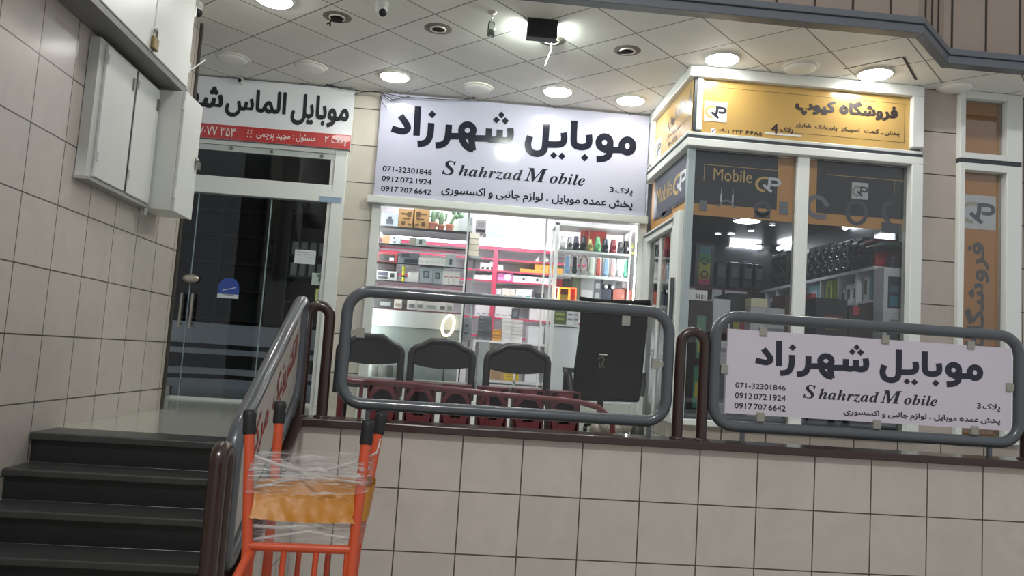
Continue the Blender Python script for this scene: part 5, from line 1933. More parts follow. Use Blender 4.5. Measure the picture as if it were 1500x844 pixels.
stack(1122, 1148, 6.1, .2, [('gift_carton', 535, '#9ba0a4', 'grey carton low beside the mullion', 'carton', None, None), ('gift_carton', 452, '#b2b6b9', 'light grey carton with a dark slot, next to the red-brown carton', 'carton', [(.05, .6, .95, .65)], ['#83888b'])])
stack(1148, 1168, 6.15, .25, [('dark_carton', 530, '#39322f', 'dark carton under the red-brown one beside the mullion', 'carton', None, None), ('brown_carton', 432, '#5d403c', 'red-brown carton beside the mullion in the first corner pane', 'carton', [(.2, .1, .6, .18)], ['#8a7f78'])])
stack(1186, 1193, 6.2, .25, [('red_carton', 430, '#a23236', 'narrow red carton just behind the mullion in the second corner pane', 'carton', None, None)])
stack(1194, 1240, 6.0, .26, [('speaker_carton', 522, '#1e2022', 'black carton beneath the large one with red lettering lines', 'carton', [(.3, .4, .7, .6)], ['#30393a']),
                             ('speaker_carton', 437, '#1c1d20', 'large black carton with faint red and gold lines in the second corner pane', 'carton', [(.3, .62, .85, .70), (.3, .45, .75, .50)], ['#6d2f2c', '#6a5a33'])])
stack(1243, 1292, 6.0, .24, [('speaker_carton', 525, '#24221f', 'brown-black carton beneath the one with a gold line', 'carton', [(.2, .3, .5, .7)], ['#3b4632']),
                            ('speaker_carton', 449, '#211c1b', 'brown-black carton with a gold line and red corner in the second corner pane', 'carton', [(.3, .55, .8, .62), (.1, .82, .3, .98)], ['#7a6a45', '#9a3038'])])
stack(1293, 1323, 5.855, .15, [('robot_carton', 555, '#a2a6a9', 'white carton with a dark window, lowest of the stack by the frame', 'carton', [(.2, .2, .8, .8)], ['#3a4046']),
                            ('robot_carton', 459, '#b3b6b9', 'white carton with a rounded dark window, middle of the stack by the frame', 'carton', [(.18, .1, .82, .75), (.3, .84, .7, .9)], ['#353b44', '#787d82']),
                            ('robot_carton', 392, '#bcbfc2', 'white carton with a dark window showing blue gadgets, top of the stack', 'carton', [(.2, .1, .82, .80), (.3, .15, .72, .38), (.3, .45, .72, .6)], ['#2a3540', '#2f6f82', '#41606e'])])
a = PY(1039, 423, 6.3)
t = thing('price_card', 'white card with a dark four-digit print propped above the cartons in the corner window', 'card', (PY(1020, 440, 6.3).x, 6.28, 1.1))
zz = PY(1020, 441, 6.28).z
MB().box(PY(1009, 440, 6.28).x, PY(1036, 440, 6.28).x, 6.28, 6.284, zz, zz + .09).build('card', m_whitesh, t)
mb = MB()
V, Fc = layout('5151', .02)
put(mb, V, Fc, (PY(1018, 440, 6.28).x, zz + .02, PY(1033, 440, 6.28).x, zz + .055), wall_frame(6.279))
mb.build('digits', m_char, t)
MB().box(PY(1012, 440, 6.28).x, PY(1030, 440, 6.28).x, 6.284, 6.30, DZ, zz + .05).build('stand', mat('#9a9da0', .4), t)
for k, (px0, px1, py) in enumerate(((1009, 1018, 428), (1043, 1057, 430), (1062, 1078, 430), (1078, 1094, 431))):
    a = PY(px0, py, 8.36)
    b = PY(px1, py, 8.36)
    o = gbox('hanging_packet', ((a.x + b.x) / 2, 8.355, 1.40 - .17), b.x - a.x, .015, .18, '#d3d8da', 'small white packet hanging under the back shelf, %s from the corner of the window' % ORD[k], 'packet', 'white packets under the back shelf', 0, [(.2, .3, .8, .6)], ['#596068'])
# ================================================================== INSIDE THE LIT PHONE SHOP
m_tub3 = [emit('#ffffff', SHOP_POWER * 1.1), emit('#ffffff', SHOP_POWER * .5)]
for y, lb in ((7.10, 'long tube light on the phone shop ceiling, nearer the window'), (8.6, 'long tube light on the phone shop ceiling, nearer the red shelving')):
    t = thing('tube_light', lb, 'tube light', (.3, y, 2.38))
    MB().box(-.6, 1.25, y - .05, y + .05, 2.375, 2.398).build('fitting', m_white, t)
    MB().tube([(-.58, y, 2.35), (1.23, y, 2.35)], .022, 10).build('tube', m_tub3[0 if y < 8 else 1], t)

m_pink = mat('#c4365a', .35)
m_shw = mat('#e4e2e4', .4)
m_gsh = glass_mat('shelf_glass', (.80, .90, .88), 1.2)
# red-edged shelving on the back wall
YB3 = 9.40
t = thing('red_shelving', 'white shelving with red edges and red upright on the phone shop back wall', 'shelving', (.35, 9.55, 0))
MB().box(-.95, 1.55, 9.72, 9.745, .2, 2.3).build('back_panel', mat('#e9e6ea', .5), t)
zsh = [1.84, 1.705, 1.565, 1.44, 1.22, 1.0, .78]
for i, z in enumerate(zsh):
    MB().box(-.95, 1.52, YB3 + .01, 9.72, z - .018, z).build('shelf', m_shw, t)
    MB().box(-.95, 1.52, YB3, YB3 + .009, z - (.03 if i == 0 else .02), z).build('red_edge', m_pink, t)
MB().box(-.95, 1.52, YB3 - .03, YB3 - .005, 1.86, 1.93).build('light_strip', emit('#ffffff', 3.0), t)
MB().box(-.95, 1.52, YB3 - .005, 9.72, 1.845, 1.94).build('pelmet', m_shw, t)
for x in (.425,):
    MB().box(x - .028, x + .028, YB3 - .02, YB3 - .001, .70, 1.81).build('red_upright', m_pink, t)
for x in (-.3, .2, .7, 1.15):
    MB().box(x, x + .006, 9.708, 9.72, 1.95, 2.3).build('panel_seam', mat('#b9b6ba', .5), t)

def item(tl, br, Y, dep, body, label, cat, name='carton', face=None, fcol=None, group=None, base=None, bevel=0):
    a, b = PY(tl[0], tl[1], Y), PY(br[0], br[1], Y)
    zb_ = base if base is not None else b.z
    return gbox(name, ((a.x + b.x) / 2, Y, zb_ + .001), b.x - a.x, dep, max(.01, a.z - zb_), body, label, cat, group, 0, face, fcol, bevel=bevel)


def shelf_z(py, px, Y): return PY(px, py, Y).z
gS = 'goods on the red-edged shelving'
for i, (x0, x1) in enumerate(((704, 710.5), (711, 717.5), (718, 724.5))):
    item((x0, 384.8 + i * .4 - (2 if i == 2 else 0)), (x1, 394), YB3 + .03, .12, '#efeff0', 'little white cube carton with a dark label, %s of three on the red shelving' % ORD[i], 'carton', 'cube_carton', [(.25, .05, .8, .4)], ['#3a3a3d'], gS, 1.567)
item((729, 388), (737, 395), YB3 + .03, .12, '#efeff0', 'plain white cube carton just past the red upright', 'carton', 'cube_carton', None, None, gS, 1.567)
item((762, 393.5), (783, 398), YB3 + .03, .2, '#dba33b', 'flat yellow-orange packet lying on the red shelving', 'packet', 'yellow_packet', None, None, gS, 1.567)
item((784, 386), (803.5, 399), YB3 + .03, .2, '#dba542', 'large yellow-orange carton on the red shelving, beside the flat packet', 'carton', 'yellow_carton', [(.4, .45, .6, .55)], ['#9c6f28'], gS, 1.567)
item((804.5, 385), (814, 392), YB3 + .03, .2, '#dba542', 'upper part of a yellow-orange carton pair beside the glass watch case', 'carton', 'yellow_carton', None, None, gS, 1.567 + .065)
item((804.5, 392.5), (824, 400), YB3 + .03, .2, '#d69d3a', 'lower yellow-orange carton of a pair beside the glass watch case', 'carton', 'yellow_carton', None, None, gS, 1.567)
t = item((729, 398), (751, 411), YB3 + .03, .2, '#cf6fae', 'pink-purple carton with a round white picture next to the red upright', 'carton', 'pink_carton', [(.05, .1, .5, .4)], ['#e09fc9'], gS, 1.442)
MB().lathe((.03, -.004, .05), (0, -1, 0), [(.045, 0), (.028, .002), (.02, .001), (0, .001)], 18).build('round_picture', mat('#ead6e4', .4), None, origin=(0, 0, 0)).parent = t
for i, (x0, x1) in enumerate(((752, 771), (772, 791), (792, 810))):
    item((x0, 403.5 + i * 1.5), (x1, 413), YB3 + .03, .2, '#f0eff0', 'white carton with tiny dark print, %s past the pink one on the shelving' % ORD[i], 'carton', 'white_carton', [(.7, .35, .88, .75)], ['#55585c'], gS, 1.442)
for i in range(5):
    x0 = 693 + i * 6.6
    item((x0, 402.5 + (i % 2)), (x0 + 6, 411), YB3 + .03, .15, '#efedee', 'tiny white carton on the red shelving below the cubes, %s from the light rail' % ORD[i], 'carton', 'white_carton', None, None, gS, 1.442)
for i, (x0, x1, y0, c_, f_, n_) in enumerate(((727, 734, 423, '#ececed', '#3a3a3e', 'white carton with a black picture'), (736, 744.5, 422.5, '#e4ded3', '#b7a78f', 'cream patterned carton'), (745.5, 754, 423, '#e1dbd0', '#b7a78f', 'second cream patterned carton'),
                                       (756, 766, 423, '#e6ecea', '#5fb3ab', 'white carton with a teal foot'), (767, 779, 423.5, '#e6ecea', '#4fa79e', 'wider white carton with a teal foot'), (785, 797, 429, '#2a2c30', '#d9dcdf', 'black carton with white marks'))):
    item((x0, y0), (x1, 437), YB3 + .03, .15, c_, '%s on the shelf just above the grey railing tube' % n_, 'carton', 'shelf_carton', [(.25, .1, .8, .45)], [f_], gS, 1.222)
for i, x0 in enumerate((697, 705.5, 714)):
    item((x0, 441), (x0 + 8, 458), YB3 + .03, .15, '#e9e6e7', 'white carton below the grey railing tube on the red shelving, %s before the upright' % ORD[i], 'carton', 'white_carton', [(.2, .15, .8, .22)], ['#8c8f93'], gS, 1.002)
for i, x0 in enumerate((726, 735, 744)):
    item((x0, 443), (x0 + 8.5, 460), YB3 + .03, .15, '#eeecec', 'white carton with a thin line below the grey railing tube, %s past the red upright' % ORD[i], 'carton', 'white_carton', [(.2, .15, .8, .22)], ['#8c8f93'], gS, 1.002)
item((750, 452), (760, 463), YB3 - .0, .15, '#3a3d40', 'black gadget carton on the lower red shelf beside white ones', 'carton', 'dark_carton', [(.2, .2, .8, .7)], ['#5d6165'], gS, 1.002)
for i, (x0, x1) in enumerate(((776, 786), (787, 797), (798, 808))):
    item((x0, 453), (x1, 465), YB3 + .03, .15, '#e6e2e1', 'pale carton low on the red shelving, %s before the glass watch case' % ORD[i], 'carton', 'white_carton', None, None, gS, 1.002)
# on top of the unit
item((696.5, 341), (711.5, 354), YB3 + .05, .2, '#3d3b3c', 'dark carton lowest of a stack on top of the red shelving', 'carton', 'dark_carton', [(.3, .25, .75, .5)], ['#8a8685'], gS, 1.941)
item((698, 322), (711.5, 340), YB3 + .05, .2, '#6b6a6c', 'grey carton with a dark picture, upper of a stack on top of the red shelving', 'carton', 'grey_carton', [(.15, .2, .85, .8)], ['#38393d'], gS, 1.941 + .108)
t = thing('framed_picture', 'framed picture in pale blue and yellow standing on the red shelving', 'picture', (.50, 9.5, 1.941))
a, b = PY(712.5, 325, 9.5), PY(741, 357, 9.5)
MB().box(a.x, b.x, 9.5, 9.53, 1.941, a.z).build('frame', m_whitesh, t)
MB().box(a.x + .02, b.x - .035, 9.496, 9.4995, 1.975, a.z - .03).build('picture', mat('#9fb4c6', .4, var=.5, vscale=18), t)
# white headphones on a shelf
t = thing('headphones', 'white headphones lying on the second red-edged shelf', 'headphones', (1.0, 9.5, 1.706))
a = PY(787, 382, 9.46)
MB().tube([(a.x, 9.47, 1.72), (a.x + .02, 9.47, 1.79), (a.x + .09, 9.47, 1.80), (a.x + .12, 9.47, 1.74)], .008, 8).build('headband', m_whitesh, t)
for x, z in ((a.x, 1.728), (a.x + .12, 1.735)):
    MB().lathe((x, 9.455, z), (0, 1, 0), [(0, 0), (.022, 0), (.022, .03), (0, .03)], 12).build('ear_cup', m_whitesh, t)

# ------------------------------------------------------------------ left display case
YL = 7.25
cs = thing('display_case', 'black framed glass display case full of small cartons at the window of the phone shop', 'display case', (-.35, 7.45, 0))
m_bf = mat('#2a2d2f', .4)
zt = 1.645
mb = MB()
mb.box(-.76, .075, 7.18, 7.20, zt - .02, zt)
mb.box(-.76, .075, 7.60, 7.62, zt - .02, zt)
mb.box(.055, .075, 7.20, 7.60, zt - .02, zt)
mb.build('top_frame', m_bf, cs)
for y in (7.18, 7.60):
    MB().box(.055, .075, y, y + .02, .2, zt - .02).build('corner_post', m_bf, cs)
MB().box(-.76, .055, 7.20, 7.60, zt - .016, zt - .004).build('top_board', mat('#c3cfd4', .3), cs)
SZ = [1.485, 1.315, 1.15, .90]
for z in SZ:
    MB().box(-.755, .055, 7.20, 7.60, z - .010, z).build('glass_shelf', m_gsh, cs)
MB().box(-.755, .05, 7.20, 7.60, .74, .885).build('pale_base', mat('#c6cfcf', .4), cs)
MB().box(-.755, .05, 7.22, 7.60, .19, .74).build('lower_case', mat('#8c9896', .35, var=.25, vscale=5), cs)
gC = 'goods in the glass display case'
def li(tl, br, z, body, lb, cat='carton', name='carton', face=None, fcol=None, dep=.16, Y=YL, bevel=0):
    return item(tl, br, Y, dep, body, lb, cat, name, face, fcol, gC, z, bevel)


li((558.6, 311), (583.5, 334), zt, '#a9b3bb', 'pale grey carton with a dark pear-shaped picture on top of the display case', face=[(.32, .2, .7, .55), (.42, .5, .6, .72)], fcol=['#4b555d'])
pat = [(.15, .7, .55, .78), (.3, .45, .75, .52), (.2, .15, .45, .35), (.55, .6, .8, .85), (.6, .15, .85, .25)]
li((584.7, 305.5), (605.6, 337), zt, '#a88555', 'brown craft-paper carton with dark scribbled print, beside the pale grey carton', face=pat, fcol=['#5a4024'], name='craft_carton')
li((606.2, 305.5), (627, 338), zt, '#a5814f', 'brown craft-paper carton with dark scribbled print, beside the cactus pots', face=[(1 - c, b, 1 - a, d) for a, b, c, d in pat], fcol=['#553c22'], name='craft_carton')
def cactus(px, Y, sz, label, bent):
    p = PY(px, 335, Y)
    x = p.x
    t = thing('potted_cactus', label, 'potted plant', (x, Y, zt), 'potted cactuses on the display case')
    pot = MB().lathe((x, Y, zt), (0, 0, 1), [(0, 0), (sz * .75, 0), (sz, sz * 1.5), (sz * 1.12, sz * 1.5), (sz * 1.12, sz * 1.9), (sz * .95, sz * 1.9), (sz * .9, sz * 1.6), (0, sz * 1.6)], 16)
    pot.build('pot', mat('#a8664f', .6), t)
    z0 = zt + sz * 1.6
    gm = mat('#5c7a58', .6, bump=.4, bscale=60)
    if bent:
        MB().tube([(x - .0, Y, z0), (x + .02, Y, z0 + .05), (x + .045, Y, z0 + .10)], .016, 8, r2=.012).build('stem', gm, t)
        mb = MB()
        for dx, dz in ((.03, .13), (.075, .13), (.10, .10), (.06, .09)):
            mb.ell((x + dx, Y, z0 + dz), .022, .012, .026)
        mb.build('paddles', gm, t)
    else:
        mb = MB()
        mb.ell((x, Y, z0 + .06), .024, .022, .075)
        mb.build('stem', gm, t)
        mb = MB()
        mb.tube([(x, Y, z0 + .05), (x + .04, Y, z0 + .06), (x + .045, Y, z0 + .12)], .011, 8)
        mb.tube([(x, Y, z0 + .06), (x - .04, Y, z0 + .075), (x - .042, Y, z0 + .13)], .010, 8)
        mb.build('side_arms', gm, t)
    return t


cactus(633.5, 7.28, .040, 'potted cactus in a wide terracotta pot, next to the craft-paper carton', False)
cactus(645.5, 7.31, .034, 'potted cactus in a terracotta pot, middle of the three on the display case', False)
cactus(658.5, 7.27, .036, 'potted cactus leaning with paddle-shaped tips, last of the three pots', True)
MB_ = None
mb = MB()
a, b = PY(628, 304, 7.5), PY(672, 332, 7.5)
t = thing('leaf_print_board', 'pale board with faint leaf print behind the cactus pots', 'board', ((a.x + b.x) / 2, 7.5, zt))
MB().box(a.x, b.x, 7.5, 7.51, zt, a.z).build('board', mat('#cdd6c8', .5, var=.25, vscale=14), t)
for i in range(4):
    z = zt - .0 + .001
    item((673.5, 333 + 0), (690, 340), 7.35, .2, ('#d9d3bd', '#cfc9b4')[i % 2], 'flat cream carton, %s from the bottom of the stack by the display case' % ORD[i], 'carton', 'cream_carton', None, None, gC, z)
    o = [q for q in COL.objects if q.name.startswith('cream_carton') and q.parent is None][-1]
    o.location.x = .115 + .0
    o.location.z = 1.45 + .055 * i
    for ch in o.children:
        ch.scale.z = .05 / max(.01, ch.dimensions.z) if ch.dimensions.z else 1
t = thing('stack_stand', 'slim grey stand carrying the stack of flat cream cartons', 'stand', (.115, 7.45, .2))
MB().box(.085 - .0, .20, 7.34, 7.56, 1.43, 1.448).build('plate', mat('#9fa6a6', .4), t)
MB().box(.13, .15, 7.45, 7.47, 0, 1.43).build('pole', mat('#9fa6a6', .4), t)
item((673.5, 309.5), (692, 332), 7.36, .15, '#9aa09c', 'grey carton standing on the stack of flat cream cartons', 'carton', 'grey_carton', [(.8, .3, .95, .7)], ['#5d6265'], gC, 1.68)
# first glass shelf
li((560.4, 344), (570.3, 360), SZ[0], '#a88a6a', 'small tan carton at the jamb end of the first glass shelf')
li((571, 345.5), (586, 360.5), SZ[0], '#c3ccd2', 'pale carton with dark round dots on the first glass shelf', face=[(.35, .65, .5, .82), (.55, .5, .7, .62), (.35, .2, .6, .4)], fcol=['#4f5961'])
li((599.5, 348), (608.4, 363), SZ[0], '#8f8a80', 'grey-brown carton on the first glass shelf, beside the watch carton')
li((609, 349), (623, 363.5), SZ[0], '#c7cfd0', 'pale carton with a dark watch picture on the first glass shelf', face=[(.35, .25, .65, .8)], fcol=['#515c60'])
# second
li((554.5, 369), (580.5, 385.5), SZ[1], '#a33a3c', 'red framed carton with a black gadget in its window on the second glass shelf', face=[(.04, .12, .92, .82), (.62, .2, .86, .5)], fcol=['#1f2325', '#c7cacb'])
li((586, 369.5), (613, 388), SZ[1], '#5d666b', 'dark grey gadget set with a wide dark screen on the second glass shelf', face=[(.25, .12, .95, .45), (.05, .6, .5, .9)], fcol=['#1f2a35', '#343b40'])
for i, (x0, x1) in enumerate(((614, 622), (622.5, 630), (630.5, 637.5), (638.5, 645), (645.5, 652))):
    li((x0, 377 + i * .3), (x1, 389), SZ[1], '#e5e6e4', 'small white carton on the second glass shelf, %s past the gadget set' % ORD[i], face=[(.2, .4, .8, .5)], fcol=['#c2c5c6'])
li((653, 373), (666.5, 391), SZ[1], '#bcc4c4', 'tall pale carton with a dark watch picture on the second glass shelf', face=[(.4, .2, .68, .68)], fcol=['#48515a'])
# third
li((552.5, 396), (580.5, 412), SZ[2], '#b5babc', 'silver carton with a round camera lens picture on the third glass shelf', face=[(.03, .5, .55, .9), (.68, .35, .88, .8), (.05, .15, .55, .4)], fcol=['#31404f', '#24272b', '#2d3236'])
li((553.5, 386), (578, 395.5), SZ[2] + .098, '#2e2224', 'flat black and dark-red carton lying on the silver camera carton', face=[(.05, .2, .5, .8)], fcol=['#17181a'])
t = thing('yellow_figure', 'slim bright yellow toy figure on the third glass shelf', 'toy', (PY(590, 410, YL).x, YL + .03, SZ[2]))
x, y, z = t.location
MB().tube([(x, y, z), (x, y, z + .11)], .014, 10, r2=.012).build('body', mat('#d6d33a', .4), t)
MB().ell((x, y, z + .13), .017, .015, .02).build('head', mat('#d6d33a', .4), t)
MB().box(x - .018, x + .018, y - .015, y + .015, z + .045, z + .06).build('belt', m_char, t)
li((597.6, 398), (606, 413), SZ[2], '#dfe1de', 'white carton on the third glass shelf, beside the yellow figure')
li((606.5, 398.5), (614.2, 413), SZ[2], '#dfe1de', 'white carton on the third glass shelf, against the big watch carton')
li((614.7, 392), (633.7, 414), SZ[2], '#a3adb4', 'large grey-blue carton with a big round watch picture on the third glass shelf', face=[(.28, .35, .72, .82), (.38, .45, .62, .72)], fcol=['#535c64', '#8c979d'])
li((634.3, 392.5), (648, 415), SZ[2], '#a7b0b6', 'grey-blue carton with a smaller round watch picture on the third glass shelf', face=[(.25, .32, .7, .72), (.35, .42, .6, .62)], fcol=['#3d454d', '#7a858c'])
for i, (x0, x1) in enumerate(((649, 657), (657.5, 665), (665.5, 673))):
    li((x0, 397 + i * .5), (x1, 415), SZ[2], '#e3e1dd', 'small white carton past the watch cartons on the third glass shelf, %s in line' % ORD[i], face=[(.2, .55, .8, .62)], fcol=['#b9787a'])
# fourth
row4 = [(553.5, 577, 436, '#24282c', 'black carton with small white print on the lowest glass shelf', '#8f9599'), (578.5, 589, 441, '#c9c3bb', 'cream carton beside the black one on the lowest glass shelf', '#8f867c'), (590, 596, 441, '#4b4a48', 'thin dark carton on the lowest glass shelf', '#2c2b2a'),
        (597.5, 610, 441.5, '#e2e0dc', 'white carton with earphone print on the lowest glass shelf, first of a row', '#7b7d80'), (610.8, 621, 442, '#e2e0dc', 'white carton with earphone print on the lowest glass shelf, second of a row', '#7b7d80'),
        (622, 642.5, 442.5, '#dfddd8', 'wide white carton on the lowest glass shelf', '#a4a6a8'), (644, 654, 444, '#e6e4e0', 'white carton with earphone print past the wide one on the lowest glass shelf', '#6a6c70'), (655, 664, 444.5, '#cfcdc8', 'pale grey carton near the end of the lowest glass shelf', '#8f9193')]
for x0, x1, y0, c_, lb, f_ in row4:
    li((x0, y0 - 14), (x1, 452), SZ[3], c_, lb, face=[(.2, .12, .8, .32)], fcol=[f_])
# ring light and phone holder in front of the case
t = thing('ring_light', 'glowing oval ring light on a thin stand behind the window', 'ring light', (PY(656, 480, 7.12).x, 7.12, .2))
a = PY(656.5, 477, 7.12)
pts = [(a.x + .050 * math.cos(math.radians(q)) + .014 * math.sin(math.radians(q)), 7.12 + .03 * math.cos(math.radians(q)), a.z + .092 * math.sin(math.radians(q))) for q in range(0, 360, 15)]
MB().tube(pts, .011, 10, closed=True).build('ring', emit('#ffe6c0', 3.2), t)
MB().tube([(a.x - .01, 7.12, a.z - .092), (a.x - .01, 7.13, .0)], .007, 8).build('stand', m_char, t)
t = thing('glass_counter', 'pale glass-fronted counter with faint green and red packets inside, below the display case', 'counter', (.3, 7.9, 0))
for i, (px0, px1, c_) in enumerate(((668, 676, '#9fa4a8'), (677, 690, '#8a8f93'))):
    item((px0, 466), (px1, 492), 7.3, .15, c_, ('grey carton with dark squares beside the ring light, nearer the ring', 'grey carton with dark squares beside the ring light, nearer the dark stack')[i], 'carton', 'grey_carton', [(.3, .6, .7, .72), (.3, .25, .7, .35)], ['#4a4f54'], gC, .66)
MB().box(.23, .33, 7.25, 7.6, .19, .655).build('plinth', mat('#aab0b0', .4), t)

# ------------------------------------------------------------------ low white counter with stacked goods in the middle
YM = 8.0
ct = thing('low_counter', 'low white open counter in the phone shop holding stacked cartons, seen above the chairs', 'counter', (.8, 8.2, 0))
MB().box(.20, 1.55, YM, YM + .5, .665, .69).build('top', m_shw, ct)
MB().box(.20, 1.55, YM, YM + .5, .27, .295).build('shelf', m_shw, ct)
MB().box(.20, 1.55, YM, YM + .5, .0, .06).build('plinth', m_shw, ct)
for x in (.20, .62, 1.05, 1.53):
    MB().box(x, x + .02, YM, YM + .5, .06, .665).build('divider', m_shw, ct)
MB().box(.22, 1.53, YM + .48, YM + .5, .06, .665).build('back', m_shw, ct)
gM = 'stacked goods on the low counter'
def pile(px0, px1, n, y_top, y_bot, zb_, cols, lbf, Y=YM + .03, name='carton', dep=.22):
    a, b = PY(px0, y_top, Y), PY(px1, y_bot, Y)
    h = (a.z - zb_) / n
    for i in range(n):
        gbox(name, ((a.x + b.x) / 2, Y, zb_ + i * h + .001), b.x - a.x, dep, h - .003, cols[i % len(cols)], lbf % ORD[i], 'carton', gM, 0, [(.1, .4, .3, .5)], ['#b7b9bb'])


pile(702, 719, 6, 462, 494, .69, ['#55585b', '#4a4d51', '#606365'], 'thin dark grey carton, %s from the bottom of the dark stack behind the red upright')
pile(721.5, 735, 4, 482, 495, .69, ['#d99a3e', '#c78a35'], 'thin orange carton, %s from the bottom of the orange stack')
pile(736, 749, 6, 466, 496, .69, ['#e3dedc', '#dcd7d5'], 'white flat carton, %s from the bottom of the first white stack')
pile(750, 764.5, 6, 468, 497, .69, ['#e1dcda', '#dad5d3'], 'white flat carton, %s from the bottom of the second white stack')
item((774.5, 478), (796, 499), YM + .03, .25, '#e4e4e6', 'large plain white carton past the white stacks on the low counter', 'carton', 'white_carton', None, None, gM, .69)
item((799, 480), (812, 499), YM + .03, .25, '#d5d6d9', 'plain pale carton between the large white and the tan cartons', 'carton', 'white_carton', None, None, gM, .69)
item((818.5, 474), (837, 501), YM + .03, .25, '#b79c74', 'tan carton on the low counter near the tall black chair', 'carton', 'tan_carton', [(.2, .3, .7, .7)], ['#a88c63'], gM, .69)
item((713, 538.6), (738.5, 553), YM + .03, .25, '#b98f62', 'light brown carton with a grey pocket, seen through the last chair back', 'carton', 'tan_carton', [(.3, .1, .8, .7)], ['#9c7e5e'], gM, .296)
t = item((740, 536.5), (759.5, 554), YM + .03, .2, '#d8b52f', 'yellow carton with rows of small dark print, seen through the last chair back', 'carton', 'yellow_carton', [(.1, .1 + .18 * i, .9, .14 + .18 * i) for i in range(5)], ['#97791c'], gM, .296)
item((769.5, 539.5), (789, 556), YM + .03, .25, '#e6e6ea', 'white carton on the lower counter shelf, seen through the last chair back', 'carton', 'white_carton', None, None, gM, .296)
item((640, 530), (660, 549), YM - .4, .3, '#8fa3a8', 'blue-grey carton seen through the back of the middle chair', 'carton', 'blue_carton', None, None, gM, 0)
# small dark gadgets seen through the first chair
for i, px in enumerate((545, 556, 567, 578)):
    item((px, 535), (px + 8, 546), 7.12, .04, ('#4b4f4c', '#70716c')[i % 2], 'small dark gadget box low in the shop window, %s from the jamb' % ORD[i], 'box', 'gadget_box', None, None, gM, .20)

# ------------------------------------------------------------------ watch case at the other end of the window
YR3 = 7.20
wc = thing('watch_case', 'white framed glass case of watches at the far end of the phone shop window', 'display case', (1.25, 7.35, 0))
x0, x1 = .885, 1.575
RZ = [1.553, 1.318, 1.10, .86]
mb = MB()
mb.box(x0 - .02, x0 + .015, YR3, YR3 + .03, .2, 1.80)
mb.box(x1 - .012, x1, YR3, YR3 + .03, .2, 1.80)
mb.build('front_posts', m_white, wc)
mb = MB()
mb.box(x0 - .02, x0, YR3 + .30, YR3 + .33, .2, 1.80)
mb.box(x1 - .01, x1, YR3 + .30, YR3 + .33, .2, 1.80)
mb.build('rear_posts', m_white, wc)
MB().box(x0 - .02, x1, YR3, YR3 + .33, 1.78, 1.80).build('top', m_whitem, wc)
for z in RZ:
    MB().box(x0, x1, YR3 + .001, YR3 + .32, z - .016, z).build('glass_shelf', mat('#b9c4c0', .15, coat=.5), wc)
MB().box(x0, x1, YR3 + .02, YR3 + .32, .19, .84).build('lower_case', mat('#c9ced0', .4), wc)
MB().box(1.3, x1, YR3 + .31, YR3 + .33, .86, 1.55).build('white_back', m_whitesh, wc)
def watch_a(px, col, label, s=1.0, dial='#20242a'):
    x = PY(px, 355, YR3 + .04).x
    z, Y = RZ[0], YR3 + .05
    t = thing('wrist_watch', label, 'watch', (x, Y, z), 'watches on the upper shelf of the watch case')
    m = mat(col, .4)
    w_, h_ = .028 * s, .066 * s
    pts = [(x + w_ * .8 * math.sin(math.radians(q)), Y + .045 * math.cos(math.radians(q)), z + h_ - h_ * .92 * math.cos(math.radians(q)) * .0 + h_ * .9 * math.sin(math.radians(q)) * .0 + h_ * .1) for q in range(0, 360, 30)]
    mb = MB()
    # strap loop standing on edge, wide in front
    n = 16
    pp = []
    for i in range(n):
        a_ = 2 * math.pi * i / n
        c_ = (Y + .04 * math.cos(a_), z + h_ * .98 + h_ * .95 * math.sin(a_))
        pp.append(c_)
    v, f = [], []
    for i, (yy, zz) in enumerate(pp):
        ww = w_ * (.55 + .45 * max(0, -math.sin(2 * math.pi * i / n) + .3))
        v += [(x - ww, yy, zz), (x + ww, yy, zz)]
    for i in range(n):
        j = (i + 1) % n
        f.append((2 * i, 2 * i + 1, 2 * j + 1, 2 * j))
    mb.add(v, f, 0, True)
    st_ = mb.build('strap', m, t)
    so = st_.modifiers.new('thick', 'SOLIDIFY')
    so.thickness = .005
    MB().lathe((x, Y - .036, z + h_ * .75), (0, -1, 0), [(.026 * s, 0), (.028 * s, .006), (.024 * s, .012), (0, .012)], 18).build('case', m, t)
    MB().lathe((x, Y - .0485, z + h_ * .75), (0, -1, 0), [(.021 * s, 0), (0, .0005)], 16).build('dial', mat(dial, .2), t)
    MB().box(x - .03, x + .03, Y - .03, Y + .04, z, z + .008).build('stand', mat('#45494c', .4), t)
    return t


for px, c_, lb, s, d in ((824.5, '#e3e3e3', 'white watch with a red top, first on the upper shelf of the watch case', 1.0, '#dadada'), (834.5, '#8f8f8e', 'grey watch second on the upper shelf of the watch case', .95, '#3b3f44'),
                      (844, '#2c3140', 'navy watch third on the upper shelf of the watch case', 1.05, '#171a22'), (854.5, '#17191c', 'tall black watch before the red packet on the upper shelf', 1.12, '#0d0e10'),
                      (864, '#a39a5c', 'olive-gold watch in front of the red packet', .95, '#6e6a3e'), (875.5, '#6fae7e', 'light green watch in front of the red packet', 1.15, '#4c8a5c'),
                      (886.5, '#28333a', 'dark teal watch just past the red packet', 1.05, '#12181d'), (898.5, '#8a3a40', 'dark red watch on the upper shelf of the watch case', 1.05, '#571f25'),
                      (909.5, '#55595c', 'grey watch with a round dial past the dark red one', .9, '#2c2f32'), (917.5, '#1d2022', 'black watch second from the end of the upper shelf', 1.0, '#0e0f10'), (925.5, '#8c8c4a', 'olive-yellow watch at the end of the upper shelf', .85, '#2a2c22')):
    watch_a(px, c_, lb, s, d)
t = item((852, 334.5), (888, 352), YR3 + .2, .06, '#d0564e', 'red packet standing behind the watches on the upper shelf', 'packet', 'red_packet', [(.08, .3, .12, .9), (.3, .2, .34, .9), (.62, .2, .66, .8)], ['#e6b0a0'], None, RZ[0])
